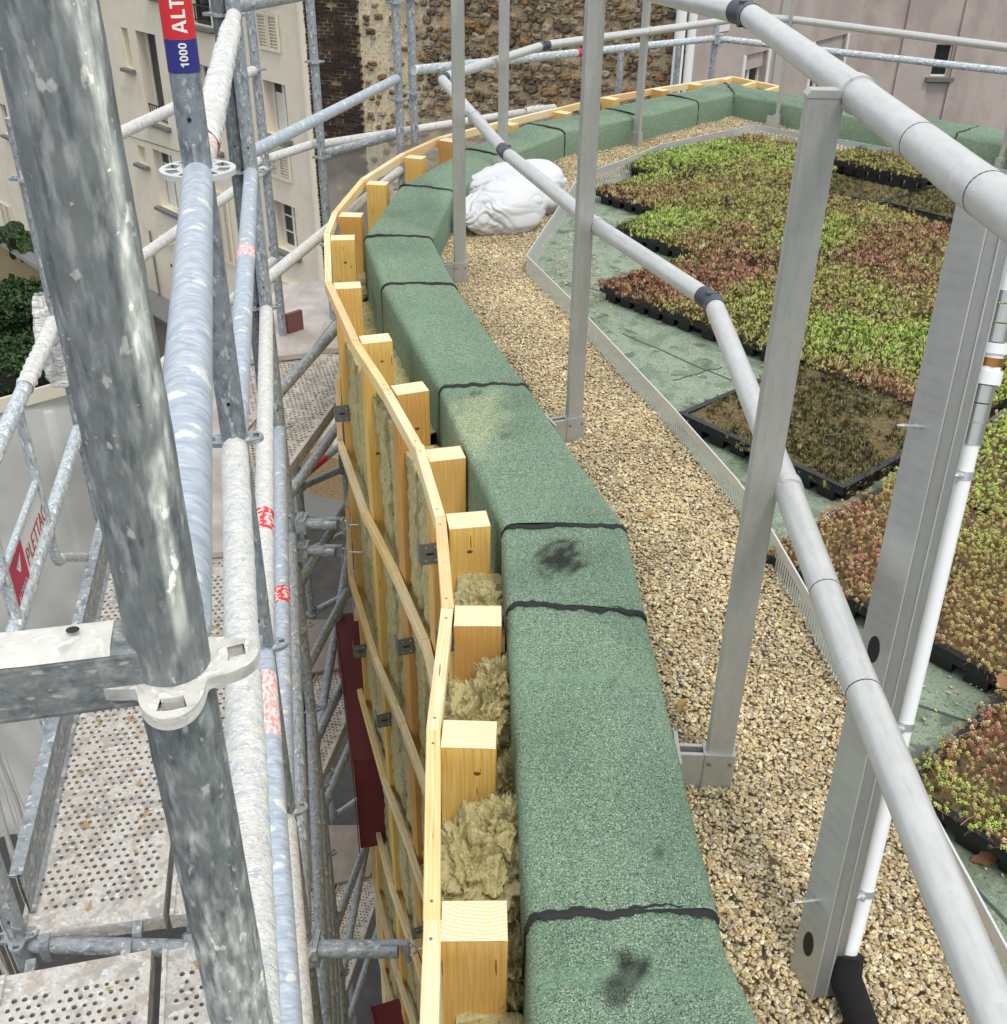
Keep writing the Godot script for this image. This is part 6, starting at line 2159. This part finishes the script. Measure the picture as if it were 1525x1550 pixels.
func build_courtyard() -> void:
	var mb := MB.new()
	mb.quad(Vector3(-150, -13, -150), Vector3(150, -13, -150), Vector3(150, -13, 60), Vector3(-150, -13, 60), Vector3.UP)
	tag(obj("ground", mb, M.asphalt), "", "", "", "structure")
	build_cream_house()
	build_party_wall()
	build_mauve_house()
	# garden wall and hedges far below at the left
	var gw := thing("garden_wall", "low beige garden wall with grey coping below the cream house", "wall")
	mb = MB.new()
	var a := Vector3(-17.9, -13, -35.4)
	var b := Vector3(-11.0, -13, -27.8)
	var d := (b - a).normalized()
	var bs := basis_along(d)
	mb.box((a + b) / 2 + Vector3(0, 1.95, 0), bs, Vector3(0.15, 1.95, a.distance_to(b) / 2))
	obj("wall", mb, M.garden, gw)
	mb = MB.new()
	mb.prism(PackedVector2Array([Vector2(-0.28, 0), Vector2(0.28, 0), Vector2(0.24, 0.10), Vector2(0, 0.20), Vector2(-0.24, 0.10)]), a + Vector3(0, 3.9, 0), b + Vector3(0, 3.9, 0), bs.x, Vector3.UP)
	obj("coping", mb, M.sill, gw)
	hedge(Vector3(-14.6, -13, -29.8), Vector3(3.6, 3.55, 2.2), 0.5, "upper dark green clipped hedge below the garden wall")
	hedge(Vector3(-13.2, -13, -27.0), Vector3(4.0, 3.0, 2.2), 0.5, "lower dark green hedge nearer the scaffold")
	hedge(Vector3(-15.3, -9.15, -32.6), Vector3(1.6, 0.5, 0.5), -0.8, "small leafy plants on top of the garden wall")
	# low stone wall and kerb at the foot of the gap
	var lw := thing("low_stone_wall", "low rough stone wall at the bottom of the gap under the decks", "wall")
	mb = MB.new()
	mb.box(Vector3(-4.6, -12.3, -24.2), basis_along(Vector3(0.927, 0, 0.375)), Vector3(0.2, 0.7, 2.2))
	obj("wall", mb, M.mortar_brown, lw)
	mb = MB.new()
	mb.box(Vector3(-4.3, -12.93, -23.4), basis_along(Vector3(0.927, 0, 0.375)), Vector3(0.55, 0.075, 3.0))
	tag(obj("kerb", mb, M.sill), "", "", "", "structure")

func _ready() -> void:
	rng.seed = 20240611
	# camera: pitched 31.6 degrees down, rolled slightly
	var cam := Camera3D.new()
	cam.name = "camera"
	var pt := 0.5518
	var rl := 0.0138
	var up := Vector3(0, cos(pt), -sin(pt))
	var fwd := Vector3(0, -sin(pt), -cos(pt))
	var rt := Vector3.RIGHT * cos(rl) + up * sin(rl)
	cam.transform = Transform3D(Basis(rt, -Vector3.RIGHT * sin(rl) + up * cos(rl), -fwd), Vector3(0, 1.55, 0))
	cam.fov = 51.44
	cam.near = 0.05
	cam.far = 400.0
	add_child(cam)
	cam.current = true
	# overcast daylight
	var sky := ProceduralSkyMaterial.new()
	sky.sky_top_color = Color(0.86, 0.88, 0.90)
	sky.sky_horizon_color = Color(0.80, 0.82, 0.84)
	sky.sky_curve = 0.3
	sky.ground_bottom_color = Color(0.30, 0.29, 0.28)
	sky.ground_horizon_color = Color(0.62, 0.62, 0.62)
	sky.sun_angle_max = 1.0
	var sk := Sky.new()
	sk.sky_material = sky
	var env := Environment.new()
	env.background_mode = Environment.BG_SKY
	env.sky = sk
	env.tonemap_mode = Environment.TONE_MAPPER_LINEAR
	env.tonemap_exposure = 1.58
	env.sdfgi_enabled = true
	env.ssao_enabled = true
	env.ssil_enabled = true
	var we := WorldEnvironment.new()
	we.environment = env
	add_child(we)
	var sun := DirectionalLight3D.new()
	sun.name = "sun"
	sun.light_color = Color(1.0, 0.97, 0.92)
	sun.light_energy = 0.35
	sun.light_angular_distance = 14.0
	sun.shadow_enabled = true
	sun.rotation = Vector3(deg_to_rad(-58), deg_to_rad(28), 0)
	add_child(sun)

	make_materials()
	M.steel_pole = M.galv.duplicate(); M.steel_pole.albedo_color = rgb(226, 230, 234)
	M.steel_near = M.steel_dark.duplicate(); M.steel_near.albedo_color = Color(1.744, 1.744, 1.744)
	M.steel_dark_far = M.steel_dark.duplicate(); M.steel_dark_far.albedo_color = rgb(220, 222, 224)
	M.galv_pale = M.galv.duplicate(); M.galv_pale.albedo_color = Color(1.25, 1.25, 1.24)
	M.board_grey = M.board.duplicate(); M.board_grey.albedo_color = Color(1.12, 1.15, 1.18)
	M.garden = M.mortar.duplicate(); M.garden.albedo_color = rgb(190, 180, 160)
	M.lap = mat(rgb(74, 84, 78), 0.9)
	M.zinc_edge = mat(rgb(214, 216, 218), 0.35, 0.45)
	M.knot = mat(rgb(120, 76, 40), 0.8)
	M.red_dull = mat(rgb(126, 84, 84), 0.8)
	M.frame_grey = mat(rgb(176, 172, 168), 0.8)
	build_courtyard()
	build_roof()
	build_parapet()
	build_frame()
	build_wool()
	build_window_boxes()
	build_edging()
	build_guardrail()
	build_scaffold()
	build_loose_post()
	build_trays()
	build_bags()
	build_gravel()
	build_leaves()
